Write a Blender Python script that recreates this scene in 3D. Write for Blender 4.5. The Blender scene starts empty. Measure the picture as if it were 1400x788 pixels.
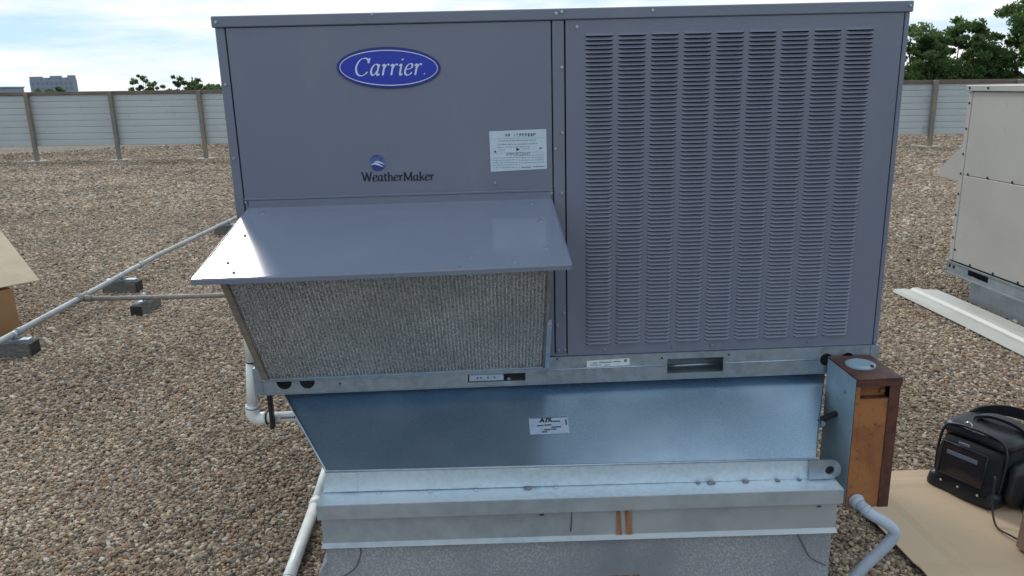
import bpy, bmesh, math, random
import numpy as np
from mathutils import Matrix, Vector

random.seed(7)
rng = np.random.default_rng(7)
sc = bpy.context.scene
COL = sc.collection
R = math.radians

# ------------------------------------------------------------------ camera
CAM = (0.827, -2.600, 1.900)
YAW, PITCH, ROLL = 0.0352, 0.2563, -0.0258
cf = Vector((math.sin(YAW) * math.cos(PITCH), math.cos(YAW) * math.cos(PITCH), -math.sin(PITCH)))
cr0 = Vector((math.cos(YAW), -math.sin(YAW), 0)); cu0 = cr0.cross(cf)
cr = cr0 * math.cos(ROLL) + cu0 * math.sin(ROLL)
cu = -cr0 * math.sin(ROLL) + cu0 * math.cos(ROLL)
cam_data = bpy.data.cameras.new('camera')
cam = bpy.data.objects.new('camera', cam_data); COL.objects.link(cam)
mw = Matrix((cr, cu, -cf)).transposed().to_4x4(); mw.translation = CAM
cam.matrix_world = mw
cam_data.sensor_width = 36.0
cam_data.lens = 1058.0 / 1400.0 * 36.0
cam_data.clip_start = 0.05; cam_data.clip_end = 6000
sc.camera = cam

# ------------------------------------------------------------------ sky and sun
SUN_EL, SUN_AZ = R(41), R(-25.5)          # azimuth from +Y towards +X: behind the unit, left of the view
world = bpy.data.worlds.new('World'); sc.world = world; world.use_nodes = True
nt = world.node_tree; nt.nodes.clear(); L = nt.links
wout = nt.nodes.new('ShaderNodeOutputWorld'); bg = nt.nodes.new('ShaderNodeBackground')
sky = nt.nodes.new('ShaderNodeTexSky'); sky.sky_type = 'NISHITA'; sky.sun_disc = False
sky.sun_elevation = SUN_EL; sky.sun_rotation = SUN_AZ
sky.air_density = 1.0; sky.dust_density = 0.2; sky.ozone_density = 2.5
tc = nt.nodes.new('ShaderNodeTexCoord')
mp = nt.nodes.new('ShaderNodeMapping'); mp.inputs['Scale'].default_value = (2.2, 2.2, 16.0)
n1 = nt.nodes.new('ShaderNodeTexNoise'); n1.inputs['Scale'].default_value = 1.5; n1.inputs['Detail'].default_value = 7; n1.inputs['Roughness'].default_value = 0.58
rp = nt.nodes.new('ShaderNodeValToRGB')
rp.color_ramp.elements[0].position = 0.36; rp.color_ramp.elements[0].color = (0.80, 0.80, 0.80, 1)
rp.color_ramp.elements[1].position = 0.60; rp.color_ramp.elements[1].color = (1, 1, 1, 1)
mx = nt.nodes.new('ShaderNodeMix'); mx.data_type = 'RGBA'
L.new(tc.outputs['Generated'], mp.inputs['Vector']); L.new(mp.outputs['Vector'], n1.inputs['Vector'])
L.new(n1.outputs['Fac'], rp.inputs['Fac']); L.new(rp.outputs['Color'], mx.inputs['Factor'])
veil = nt.nodes.new('ShaderNodeValToRGB'); ve = veil.color_ramp.elements
ve[0].position = 0.38; ve[0].color = (0.50, 0.73, 0.90, 1); ve[1].position = 0.60; ve[1].color = (1.0, 1.0, 1.0, 1)
q_ = ve.new(0.49); q_.color = (0.74, 0.88, 0.97, 1)
vs_ = nt.nodes.new('ShaderNodeVectorMath'); vs_.operation = 'SCALE'; vs_.inputs['Scale'].default_value = 9.6
L.new(n1.outputs['Fac'], veil.inputs['Fac']); L.new(veil.outputs['Color'], vs_.inputs[0]); L.new(vs_.outputs[0], mx.inputs['B'])
L.new(sky.outputs['Color'], mx.inputs['A']); L.new(mx.outputs['Result'], bg.inputs['Color'])
bg.inputs['Strength'].default_value = 0.1
L.new(bg.outputs['Background'], wout.inputs['Surface'])

sun_data = bpy.data.lights.new('sun', 'SUN'); sun_data.energy = 1.4; sun_data.angle = R(11)
sun_data.color = (1.0, 0.95, 0.88)
sun = bpy.data.objects.new('sun', sun_data); COL.objects.link(sun)
sd = Vector((math.sin(SUN_AZ) * math.cos(SUN_EL), math.cos(SUN_AZ) * math.cos(SUN_EL), math.sin(SUN_EL)))
sun.rotation_euler = sd.to_track_quat('Z', 'Y').to_euler()
sun.location = (-4, 6, 9)

sc.view_settings.view_transform = 'Standard'; sc.view_settings.look = 'None'
sc.view_settings.exposure = 0.17; sc.view_settings.gamma = 1.0
sc.view_settings.use_curve_mapping = False
sc.cycles.max_bounces = 6; sc.cycles.diffuse_bounces = 3; sc.cycles.glossy_bounces = 4
sc.cycles.use_adaptive_sampling = True; sc.cycles.adaptive_threshold = 0.015
sc.cycles.use_denoising = True

# ------------------------------------------------------------------ materials
MATS = {}
def pmat(name, base, rough=0.5, metal=0.0, var=None, bump=None, coat=0.0, spec=0.5, stretch=(1, 1, 1), rvar=None, streak=None):
    """var=(scale, colour2, lo, hi, detail); bump=(scale, distance, detail); rvar=(scale, lo, hi)"""
    m = bpy.data.materials.new(name); m.use_nodes = True; t = m.node_tree; N = t.nodes; K = t.links
    b = N['Principled BSDF']
    b.inputs['Base Color'].default_value = (*base, 1); b.inputs['Roughness'].default_value = rough
    b.inputs['Metallic'].default_value = metal; b.inputs['Specular IOR Level'].default_value = spec
    b.inputs['Coat Weight'].default_value = coat; b.inputs['Coat Roughness'].default_value = 0.1
    c = N.new('ShaderNodeTexCoord'); g = N.new('ShaderNodeMapping'); g.inputs['Scale'].default_value = stretch; g.inputs['Location'].default_value = (0.371, 0.533, 0.217)
    K.new(c.outputs['Object'], g.inputs['Vector'])
    last = None
    for v in ([var] if var and not isinstance(var, list) else (var or [])):
        n = N.new('ShaderNodeTexNoise'); n.inputs['Scale'].default_value = v[0]; n.inputs['Detail'].default_value = v[4] if len(v) > 4 else 4
        K.new(g.outputs['Vector'], n.inputs['Vector'])
        r = N.new('ShaderNodeMapRange'); r.inputs['From Min'].default_value = v[2]; r.inputs['From Max'].default_value = v[3]
        K.new(n.outputs['Fac'], r.inputs['Value'])
        x = N.new('ShaderNodeMix'); x.data_type = 'RGBA'
        if last is None: x.inputs['A'].default_value = (*base, 1)
        else: K.new(last, x.inputs['A'])
        x.inputs['B'].default_value = (*v[1], 1); K.new(r.outputs['Result'], x.inputs['Factor'])
        last = x.outputs['Result']
    if last is not None: K.new(last, b.inputs['Base Color'])
    if rvar:
        n = N.new('ShaderNodeTexNoise'); n.inputs['Scale'].default_value = rvar[0]; n.inputs['Detail'].default_value = 5
        K.new(g.outputs['Vector'], n.inputs['Vector'])
        r = N.new('ShaderNodeMapRange'); r.inputs['From Min'].default_value = 0.3; r.inputs['From Max'].default_value = 0.7
        r.inputs['To Min'].default_value = rvar[1]; r.inputs['To Max'].default_value = rvar[2]
        K.new(n.outputs['Fac'], r.inputs['Value']); K.new(r.outputs['Result'], b.inputs['Roughness'])
    if bump:
        n = N.new('ShaderNodeTexNoise'); n.inputs['Scale'].default_value = bump[0]; n.inputs['Detail'].default_value = bump[2] if len(bump) > 2 else 3
        K.new(g.outputs['Vector'], n.inputs['Vector'])
        u = N.new('ShaderNodeBump'); u.inputs['Distance'].default_value = bump[1]; u.inputs['Strength'].default_value = 1.0
        K.new(n.outputs['Fac'], u.inputs['Height']); K.new(u.outputs['Normal'], b.inputs['Normal'])
    MATS[name] = m
    return m

pmat('cabinet_paint', (0.158, 0.178, 0.244), 0.30, 0, var=[(3.0, (0.171, 0.190, 0.256), 0.35, 0.7), (9.0, (0.188, 0.204, 0.260), 0.58, 0.8, 6)], stretch=(1, 1, 0.3), bump=(2.0, 0.003, 0), rvar=(6, 0.26, 0.38))
pmat('hood_paint', (0.176, 0.206, 0.282), 0.13, 0, var=(4.0, (0.191, 0.221, 0.297), 0.35, 0.7), bump=(1.6, 0.002, 1), coat=0.6, rvar=(5, 0.12, 0.22))
pmat('gap_shade', (0.012, 0.014, 0.018), 0.8)  # near-black colour puts the shade of gaps into the cores behind them
pmat('coil_dark', (0.02, 0.022, 0.026), 0.7, 0, bump=(300, 0.002, 1))  # so dark that the shade behind the louver slits is in the colour
pmat('galvanized', (0.38, 0.46, 0.54), 0.38, 0.75, var=[(38, (0.31, 0.39, 0.47), 0.4, 0.62, 3), (3.0, (0.45, 0.52, 0.58), 0.45, 0.75, 4)], bump=(5, 0.003, 2), rvar=(30, 0.30, 0.46))
pmat('galvanized_duct', (0.30, 0.425, 0.555), 0.30, 0.9, var=[(140, (0.27, 0.385, 0.505), 0.44, 0.56, 1), (5.0, (0.38, 0.505, 0.625), 0.45, 0.8, 3)], bump=(2.2, 0.010, 0), rvar=(3, 0.25, 0.38))
pmat('galvanized_dull', (0.40, 0.45, 0.50), 0.5, 0.5, var=[(25, (0.34, 0.39, 0.44), 0.4, 0.65, 4), (2.0, (0.45, 0.49, 0.52), 0.45, 0.7, 5)], bump=(4, 0.004, 2), rvar=(8, 0.4, 0.6))
pmat('curb_membrane', (0.25, 0.27, 0.30), 0.85, 0, var=[(160, (0.37, 0.39, 0.41), 0.48, 0.62, 2), (3, (0.19, 0.21, 0.24), 0.45, 0.7, 5)], bump=(220, 0.0015, 3))
pmat('seam_sealant', (0.10, 0.11, 0.125), 0.6, 0, bump=(60, 0.004))
pmat('logo_blue', (0.012, 0.034, 0.42), 0.32, 0)
pmat('logo_navy', (0.012, 0.022, 0.22), 0.32, 0)
pmat('logo_white', (0.62, 0.70, 0.88), 0.4, 0)
pmat('ink', (0.006, 0.009, 0.022), 0.5, 0)
pmat('ink_grey', (0.16, 0.19, 0.26), 0.6, 0)
pmat('sticker', (0.52, 0.62, 0.72), 0.45, 0, var=(30, (0.46, 0.56, 0.68), 0.4, 0.7))
pmat('sticker_white', (0.66, 0.70, 0.74), 0.45, 0, var=(60, (0.5, 0.55, 0.6), 0.45, 0.7))
pmat('sticker_duct', (0.36, 0.45, 0.58), 0.4, 0, var=(50, (0.30, 0.38, 0.5), 0.4, 0.7))
pmat('globe', (0.03, 0.045, 0.20), 0.3, 0, var=(40, (0.10, 0.15, 0.36), 0.45, 0.65, 1))
pmat('screw', (0.40, 0.44, 0.50), 0.35, 0.9)
pmat('screw_dark', (0.03, 0.03, 0.035), 0.5, 0.5)
pmat('filter_frame', (0.25, 0.22, 0.19), 0.5, 0.3, var=(20, (0.33, 0.30, 0.26), 0.4, 0.7))
pmat('rust', (0.335, 0.135, 0.045), 0.75, 0, var=[(7, (0.215, 0.078, 0.030), 0.45, 0.68, 7), (45, (0.15, 0.055, 0.022), 0.60, 0.74, 5)], bump=(160, 0.0012))
pmat('rust_dark', (0.085, 0.032, 0.024), 0.55, 0.2, var=[(14, (0.14, 0.055, 0.035), 0.4, 0.7, 6), (30, (0.05, 0.025, 0.03), 0.5, 0.7, 5)], bump=(140, 0.001))
pmat('box_blue', (0.25, 0.36, 0.45), 0.45, 0.1, var=[(7, (0.33, 0.46, 0.56), 0.4, 0.7, 5), (22, (0.18, 0.28, 0.37), 0.6, 0.75, 5)], bump=(9, 0.002))
pmat('conduit_grey', (0.40, 0.47, 0.58), 0.42, 0, var=(20, (0.38, 0.42, 0.5), 0.4, 0.7))
pmat('pvc_white', (0.80, 0.83, 0.82), 0.35, 0, var=[(14, (0.64, 0.67, 0.65), 0.45, 0.75, 6)], bump=(60, 0.0006))
pmat('black_plastic', (0.012, 0.013, 0.016), 0.5)
pmat('bag_fabric', (0.010, 0.011, 0.015), 0.78, 0, var=(40, (0.016, 0.018, 0.022), 0.4, 0.7), bump=(380, 0.0012, 2), spec=0.3)
pmat('bag_leather', (0.012, 0.014, 0.019), 0.38, 0, bump=(90, 0.002, 3))
pmat('bag_window', (0.018, 0.015, 0.018), 0.12, 0, var=(9, (0.05, 0.022, 0.02), 0.55, 0.7, 2), coat=0.4)  # reddish patches paint a dark red reflection into the window colour
pmat('steel', (0.6, 0.62, 0.65), 0.22, 1.0)
pmat('cardboard', (0.55, 0.41, 0.28), 0.85, 0, var=[(2.5, (0.47, 0.35, 0.235), 0.4, 0.7, 6), (60, (0.52, 0.39, 0.25), 0.6, 0.8, 3)], bump=(40, 0.0012, 3), stretch=(1, 1, 1))
pmat('cardboard_pale', (0.58, 0.47, 0.34), 0.85, 0, var=[(5, (0.50, 0.40, 0.28), 0.4, 0.7, 5)], bump=(25, 0.003, 2))
pmat('cardboard_shaded', (0.30, 0.17, 0.075), 0.85, 0, var=[(6, (0.26, 0.145, 0.065), 0.4, 0.7, 5)])  # shade on the open carton's walls is put into this darker brown
pmat('cardboard_pink', (0.27, 0.17, 0.13), 0.85, 0, var=[(9, (0.22, 0.14, 0.11), 0.4, 0.7, 5)])
pmat('wood_block', (0.13, 0.13, 0.12), 0.9, 0, var=[(14, (0.2, 0.2, 0.185), 0.4, 0.7, 6), (50, (0.06, 0.06, 0.055), 0.5, 0.7, 4)], bump=(60, 0.003, 5), stretch=(1, 1, 5))
pmat('gas_pipe', (0.36, 0.38, 0.39), 0.55, 0.3, var=[(9, (0.26, 0.27, 0.27), 0.4, 0.7, 6), (40, (0.22, 0.18, 0.15), 0.6, 0.75, 4)], bump=(70, 0.0012))
pmat('gas_pipe_dark', (0.21, 0.19, 0.17), 0.6, 0.2, var=[(12, (0.29, 0.28, 0.27), 0.4, 0.7, 6)], bump=(70, 0.0012))
pmat('unit_white', (0.45, 0.43, 0.40), 0.45, 0, var=[(1.6, (0.405, 0.385, 0.36), 0.4, 0.7, 6), (8, (0.36, 0.34, 0.32), 0.62, 0.8, 6)], bump=(2.5, 0.006, 2))
pmat('unit_base', (0.30, 0.34, 0.36), 0.5, 0.5, var=(10, (0.24, 0.28, 0.30), 0.4, 0.7, 5))
pmat('trim_white', (0.53, 0.525, 0.475), 0.42, 0, var=[(2, (0.47, 0.465, 0.42), 0.4, 0.7, 6), (30, (0.42, 0.41, 0.37), 0.66, 0.8, 5)], bump=(3, 0.004))
pmat('fence_slat', (0.46, 0.50, 0.51), 0.5, 0.0, var=[(0.8, (0.41, 0.45, 0.465), 0.4, 0.7, 6), (3, (0.34, 0.38, 0.40), 0.62, 0.8, 6)])
pmat('fence_post', (0.20, 0.185, 0.165), 0.75, 0.1, var=[(3, (0.27, 0.21, 0.15), 0.45, 0.7, 6)])
pmat('fence_rail', (0.14, 0.105, 0.085), 0.75, 0, var=[(2, (0.20, 0.15, 0.12), 0.4, 0.7, 6)])
pmat('concrete', (0.42, 0.41, 0.38), 0.85, 0, bump=(40, 0.003))
pmat('leaf', (0.058, 0.112, 0.042), 0.6, 0, var=[(1.2, (0.12, 0.18, 0.07), 0.4, 0.7, 3)], spec=0.35)
pmat('leaf_far', (0.085, 0.130, 0.095), 0.7, 0, var=[(0.7, (0.12, 0.17, 0.12), 0.4, 0.7, 3)], spec=0.3)
pmat('bark', (0.09, 0.075, 0.06), 0.9, 0, bump=(8, 0.03, 4))
pmat('far_wall', (0.24, 0.28, 0.36), 0.7, 0)  # haze of the distance is mixed into this blue grey
pmat('far_window', (0.18, 0.215, 0.29), 0.5, 0)
pmat('land', (0.07, 0.09, 0.05), 0.95, 0, var=(0.02, (0.12, 0.12, 0.09), 0.4, 0.7))
pmat('stain_rust', (0.42, 0.16, 0.03), 0.8, 0, var=[(60, (0.24, 0.10, 0.03), 0.4, 0.6, 4)], stretch=(1, 1, 0.12))
pmat('galvanized_ledge', (0.60, 0.70, 0.78), 0.42, 0.45, var=[(60, (0.53, 0.63, 0.71), 0.42, 0.6, 3), (4, (0.66, 0.74, 0.80), 0.45, 0.75, 4)], bump=(4, 0.004, 2))  # brighter metal: the sky reflected by the ledge is put into its colour
pmat('sealant_grey', (0.16, 0.18, 0.21), 0.5, 0, bump=(90, 0.004))
pmat('sealant_light', (0.50, 0.56, 0.62), 0.4, 0.4, bump=(90, 0.004))

def streaky(name):
    m = MATS[name]; t = m.node_tree; N = t.nodes; K = t.links; b = N['Principled BSDF']
    c = N.new('ShaderNodeTexCoord'); g = N.new('ShaderNodeMapping'); g.inputs['Scale'].default_value = (75, 1, 5)
    n = N.new('ShaderNodeTexNoise'); n.inputs['Scale'].default_value = 1.0; n.inputs['Detail'].default_value = 3
    K.new(c.outputs['Object'], g.inputs['Vector']); K.new(g.outputs['Vector'], n.inputs['Vector'])
    r = N.new('ShaderNodeMapRange'); r.inputs['From Min'].default_value = 0.37; r.inputs['From Max'].default_value = 0.60; r.inputs['To Max'].default_value = 0.95
    K.new(n.outputs['Fac'], r.inputs['Value'])
    s1 = N.new('ShaderNodeTexCoord'); sx = N.new('ShaderNodeSeparateXYZ'); K.new(s1.outputs['Generated'], sx.inputs[0])
    w = N.new('ShaderNodeMath'); w.operation = 'PINGPONG'; w.inputs[1].default_value = 0.5; K.new(sx.outputs['X'], w.inputs[0])
    w2 = N.new('ShaderNodeMapRange'); w2.inputs['From Min'].default_value = 0.02; w2.inputs['From Max'].default_value = 0.22; K.new(w.outputs[0], w2.inputs['Value'])
    mu = N.new('ShaderNodeMath'); mu.operation = 'MULTIPLY'; K.new(r.outputs[0], mu.inputs[0]); K.new(w2.outputs[0], mu.inputs[1])
    K.new(mu.outputs[0], b.inputs['Alpha'])
streaky('stain_rust')

def leaf_translucent(name):
    m = MATS[name]; t = m.node_tree; b = t.nodes['Principled BSDF']
    tr = t.nodes.new('ShaderNodeBsdfTranslucent'); ad = t.nodes.new('ShaderNodeMixShader'); ad.inputs[0].default_value = 0.45
    tr.inputs['Color'].default_value = (0.15, 0.25, 0.06, 1)
    t.links.new(b.outputs[0], ad.inputs[1]); t.links.new(tr.outputs[0], ad.inputs[2])
    t.links.new(ad.outputs[0], t.nodes['Material Output'].inputs[0])
leaf_translucent('leaf'); leaf_translucent('leaf_far')

def stone_material(name, from_random, gain=1.0):
    """river stones: each stone its own colour out of a palette"""
    m = bpy.data.materials.new(name); m.use_nodes = True; t = m.node_tree; N = t.nodes; K = t.links
    b = N['Principled BSDF']; b.inputs['Roughness'].default_value = 0.75; b.inputs['Specular IOR Level'].default_value = 0.35
    r = N.new('ShaderNodeValToRGB'); r.color_ramp.interpolation = 'CONSTANT'
    pal = [(0.00, (0.208, 0.152, 0.105)), (0.13, (0.302, 0.232, 0.164)), (0.27, (0.148, 0.110, 0.078)), (0.38, (0.265, 0.210, 0.159)),
           (0.50, (0.375, 0.291, 0.208)), (0.60, (0.234, 0.142, 0.080)), (0.68, (0.178, 0.154, 0.134)), (0.76, (0.463, 0.377, 0.282)),
           (0.84, (0.286, 0.182, 0.121)), (0.90, (0.094, 0.074, 0.060)), (0.95, (0.500, 0.441, 0.373)), (0.985, (0.241, 0.199, 0.124))]
    e = r.color_ramp.elements
    e[0].position, e[0].color = pal[0][0], (*pal[0][1], 1); e[1].position, e[1].color = pal[1][0], (*pal[1][1], 1)
    for p, c in pal[2:]:
        q = e.new(p); q.color = (*c, 1)
    geo = N.new('ShaderNodeNewGeometry'); tcn = N.new('ShaderNodeTexCoord')
    if from_random:
        oi = N.new('ShaderNodeObjectInfo'); K.new(oi.outputs['Random'], r.inputs['Fac'])
        fine = N.new('ShaderNodeTexNoise'); fine.inputs['Scale'].default_value = 2.2; fine.inputs['Detail'].default_value = 4
        K.new(tcn.outputs['Object'], fine.inputs['Vector'])
    else:
        vo = N.new('ShaderNodeTexVoronoi'); vo.inputs['Scale'].default_value = 24
        K.new(geo.outputs['Position'], vo.inputs['Vector'])
        sp = N.new('ShaderNodeSeparateColor'); K.new(vo.outputs['Color'], sp.inputs['Color'])
        K.new(sp.outputs['Red'], r.inputs['Fac'])
        ds = N.new('ShaderNodeMapRange'); ds.inputs['From Min'].default_value = 0.0; ds.inputs['From Max'].default_value = 0.75
        ds.inputs['To Min'].default_value = 1.0; ds.inputs['To Max'].default_value = 0.0
        K.new(vo.outputs['Distance'], ds.inputs['Value'])
        bu = N.new('ShaderNodeBump'); bu.inputs['Distance'].default_value = 0.012; K.new(ds.outputs['Result'], bu.inputs['Height'])
        K.new(bu.outputs['Normal'], b.inputs['Normal'])
        fine = N.new('ShaderNodeTexNoise'); fine.inputs['Scale'].default_value = 70; K.new(geo.outputs['Position'], fine.inputs['Vector'])
    patch = N.new('ShaderNodeTexNoise'); patch.inputs['Scale'].default_value = 0.55; patch.inputs['Detail'].default_value = 4
    K.new(geo.outputs['Position'], patch.inputs['Vector'])
    pr = N.new('ShaderNodeMapRange'); pr.inputs['From Min'].default_value = 0.3; pr.inputs['From Max'].default_value = 0.7
    pr.inputs['To Min'].default_value = 0.76 * gain; pr.inputs['To Max'].default_value = 1.26 * gain
    K.new(patch.outputs['Fac'], pr.inputs['Value'])
    fr = N.new('ShaderNodeMapRange'); fr.inputs['From Min'].default_value = 0.3; fr.inputs['From Max'].default_value = 0.7
    fr.inputs['To Min'].default_value = 0.8; fr.inputs['To Max'].default_value = 1.2; K.new(fine.outputs['Fac'], fr.inputs['Value'])
    mu = N.new('ShaderNodeMath'); mu.operation = 'MULTIPLY'; K.new(pr.outputs[0], mu.inputs[0]); K.new(fr.outputs[0], mu.inputs[1])
    vm = N.new('ShaderNodeVectorMath'); vm.operation = 'SCALE'; K.new(r.outputs['Color'], vm.inputs[0]); K.new(mu.outputs[0], vm.inputs['Scale'])
    K.new(vm.outputs[0], b.inputs['Base Color'])
    MATS[name] = m
stone_material('stone', True)
stone_material('roof_gravel', False, 0.47)  # gain darkens the flat bed, painting in the shade between stones

def filter_material():
    m = bpy.data.materials.new('filter_mesh'); m.use_nodes = True; t = m.node_tree; N = t.nodes; K = t.links
    b = N['Principled BSDF']; b.inputs['Metallic'].default_value = 0.2; b.inputs['Roughness'].default_value = 0.4
    c = N.new('ShaderNodeTexCoord')
    v = N.new('ShaderNodeTexVoronoi'); v.inputs['Scale'].default_value = 300
    K.new(c.outputs['Object'], v.inputs['Vector'])
    r = N.new('ShaderNodeValToRGB'); r.color_ramp.elements[0].color = (0.22, 0.235, 0.25, 1); r.color_ramp.elements[1].color = (0.94, 0.96, 0.97, 1)  # bright cells paint the glitter of the wire into the colour
    r.color_ramp.elements[0].position = 0.12; r.color_ramp.elements[1].position = 0.9
    s = N.new('ShaderNodeSeparateColor'); K.new(v.outputs['Color'], s.inputs['Color']); K.new(s.outputs['Green'], r.inputs['Fac'])
    K.new(r.outputs['Color'], b.inputs['Base Color'])
    u = N.new('ShaderNodeBump'); u.inputs['Distance'].default_value = 0.003; K.new(v.outputs['Distance'], u.inputs['Height'])
    K.new(u.outputs['Normal'], b.inputs['Normal'])
    MATS['filter_mesh'] = m
filter_material()

# ------------------------------------------------------------------ helpers
WORLD_LOC = {}
def tag(o, label=None, cat=None, group=None, kind=None):
    if label: o['label'] = label
    if cat: o['category'] = cat
    if group: o['group'] = group
    if kind: o['kind'] = kind
    return o
def link(o, parent=None, loc=(0, 0, 0)):
    COL.objects.link(o); o.location = loc; WORLD_LOC[o.name] = Vector(loc)
    if parent is not None:
        o.parent = parent
        o.matrix_parent_inverse = Matrix.Translation(-WORLD_LOC[parent.name])
    return o
def thing(name, label, cat, loc, group=None):
    o = bpy.data.objects.new(name, None); o.empty_display_size = 0.1
    link(o, None, loc); return tag(o, label, cat, group)
def mesh(name, verts, faces, mat, parent=None, loc=(0, 0, 0), smooth=False, mats=None, fmat=None):
    me = bpy.data.meshes.new(name)
    me.from_pydata([tuple(v) for v in verts], [], [tuple(f) for f in faces])
    for q in (mats or [mat]): me.materials.append(MATS[q])
    if fmat is not None: me.polygons.foreach_set('material_index', fmat)
    me.validate(); me.update()
    if smooth: me.polygons.foreach_set('use_smooth', [True] * len(me.polygons))
    o = bpy.data.objects.new(name, me)
    return link(o, parent, loc)
def from_bm(name, bm, mat, parent=None, loc=(0, 0, 0), smooth=False):
    bmesh.ops.recalc_face_normals(bm, faces=bm.faces)
    me = bpy.data.meshes.new(name); bm.to_mesh(me); bm.free()
    me.materials.append(MATS[mat])
    if smooth: me.polygons.foreach_set('use_smooth', [True] * len(me.polygons))
    o = bpy.data.objects.new(name, me)
    return link(o, parent, loc)
def inst(o, name, parent, loc, rot=(0, 0, 0)):
    c = bpy.data.objects.new(name, o.data); link(c, parent, loc); c.rotation_euler = rot
    return c
def bm_box(bm, lo, hi, bevel=0.0, seg=1):
    r = bmesh.ops.create_cube(bm, size=1.0)
    vs = r['verts']
    for v in vs:
        v.co = Vector([(lo[i] + hi[i]) / 2 + v.co[i] * (hi[i] - lo[i]) for i in range(3)])
    if bevel:
        es = list({e for v in vs for e in v.link_edges})
        bmesh.ops.bevel(bm, geom=es, offset=bevel, segments=seg, affect='EDGES', clamp_overlap=True)
def box(name, lo, hi, mat, parent=None, bevel=0.0, seg=1, smooth=False):
    bm = bmesh.new(); bm_box(bm, lo, hi, bevel, seg)
    return from_bm(name, bm, mat, parent, smooth=smooth)
def obox(name, origin, ex, ey, ez, mat, parent=None, bevel=0.0, seg=1, smooth=False):
    """box spanned from origin by three edge vectors"""
    bm = bmesh.new(); lx, ly, lz = Vector(ex).length, Vector(ey).length, Vector(ez).length
    bm_box(bm, (0, 0, 0), (lx, ly, lz), bevel, seg)
    X, Y, Z = Vector(ex).normalized(), Vector(ey).normalized(), Vector(ez).normalized()
    for v in bm.verts: v.co = Vector(origin) + X * v.co.x + Y * v.co.y + Z * v.co.z
    return from_bm(name, bm, mat, parent, smooth=smooth)
def spline(pts, n=8):
    """Catmull-Rom through points"""
    P = [np.array(p, float) for p in pts]; P = [2 * P[0] - P[1]] + P + [2 * P[-1] - P[-2]]
    out = []
    for i in range(1, len(P) - 2):
        for k in range(n):
            t = k / n; a, b, c, d = P[i - 1], P[i], P[i + 1], P[i + 2]
            out.append(0.5 * ((2 * b) + (-a + c) * t + (2 * a - 5 * b + 4 * c - d) * t * t + (-a + 3 * b - 3 * c + d) * t ** 3))
    out.append(P[-2]); return out
def tube_geo(pts, rad, seg=12, caps=True):
    P = [Vector(p) for p in pts]; n = len(P)
    rads = rad if isinstance(rad, (list, tuple)) else [rad] * n
    V, Fc = [], []; prev = None
    for i, p in enumerate(P):
        t = (P[min(i + 1, n - 1)] - P[max(i - 1, 0)]).normalized()
        if prev is None:
            a = t.orthogonal().normalized()
        else:
            a = (prev - t * prev.dot(t)); a = a.normalized() if a.length > 1e-6 else t.orthogonal().normalized()
        prev = a; b = t.cross(a)
        for k in range(seg):
            an = 2 * math.pi * k / seg
            V.append(p + (a * math.cos(an) + b * math.sin(an)) * rads[i])
    for i in range(n - 1):
        for k in range(seg):
            Fc.append((i * seg + k, i * seg + (k + 1) % seg, (i + 1) * seg + (k + 1) % seg, (i + 1) * seg + k))
    if caps:
        Fc.append(tuple(range(seg - 1, -1, -1))); Fc.append(tuple((n - 1) * seg + k for k in range(seg)))
    return V, Fc
def tube(name, pts, rad, mat, parent=None, seg=12, smooth=True):
    V, Fc = tube_geo(pts, rad, seg)
    o = mesh(name, V, Fc, mat, parent, smooth=smooth)
    return o
def prism(name, poly, d, mat, parent=None, bevel=0.0):
    """polygon (list of 3D points) pushed along d"""
    bm = bmesh.new(); d = Vector(d)
    a = [bm.verts.new(Vector(p)) for p in poly]; b = [bm.verts.new(Vector(p) + d) for p in poly]
    bm.faces.new(a); bm.faces.new(list(reversed(b))); n = len(a)
    for i in range(n): bm.faces.new((a[i], b[i], b[(i + 1) % n], a[(i + 1) % n]))
    bmesh.ops.recalc_face_normals(bm, faces=bm.faces)
    if bevel: bmesh.ops.bevel(bm, geom=list(bm.edges), offset=bevel, segments=1, affect='EDGES', clamp_overlap=True)
    return from_bm(name, bm, mat, parent)
def plate_holes(name, outline, holes, y0, y1, mat, parent=None):
    """plate in XZ with holes, front face y0, back face y1"""
    bm = bmesh.new(); edges = []
    for loop in [outline] + holes:
        vs = [bm.verts.new((p[0], y0, p[1])) for p in loop]
        for i in range(len(vs)): edges.append(bm.edges.new((vs[i], vs[(i + 1) % len(vs)])))
    bmesh.ops.triangle_fill(bm, use_beauty=True, edges=edges, use_dissolve=False)
    ex = bmesh.ops.extrude_face_region(bm, geom=list(bm.faces))
    for v in [g for g in ex['geom'] if isinstance(g, bmesh.types.BMVert)]: v.co.y = y1
    return from_bm(name, bm, mat, parent)
def circ(cx, cz, r, n=20): return [(cx + r * math.cos(2 * math.pi * k / n), cz + r * math.sin(2 * math.pi * k / n)) for k in range(n)]
def rect(x0, x1, z0, z1): return [(x0, z0), (x1, z0), (x1, z1), (x0, z1)]

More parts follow.
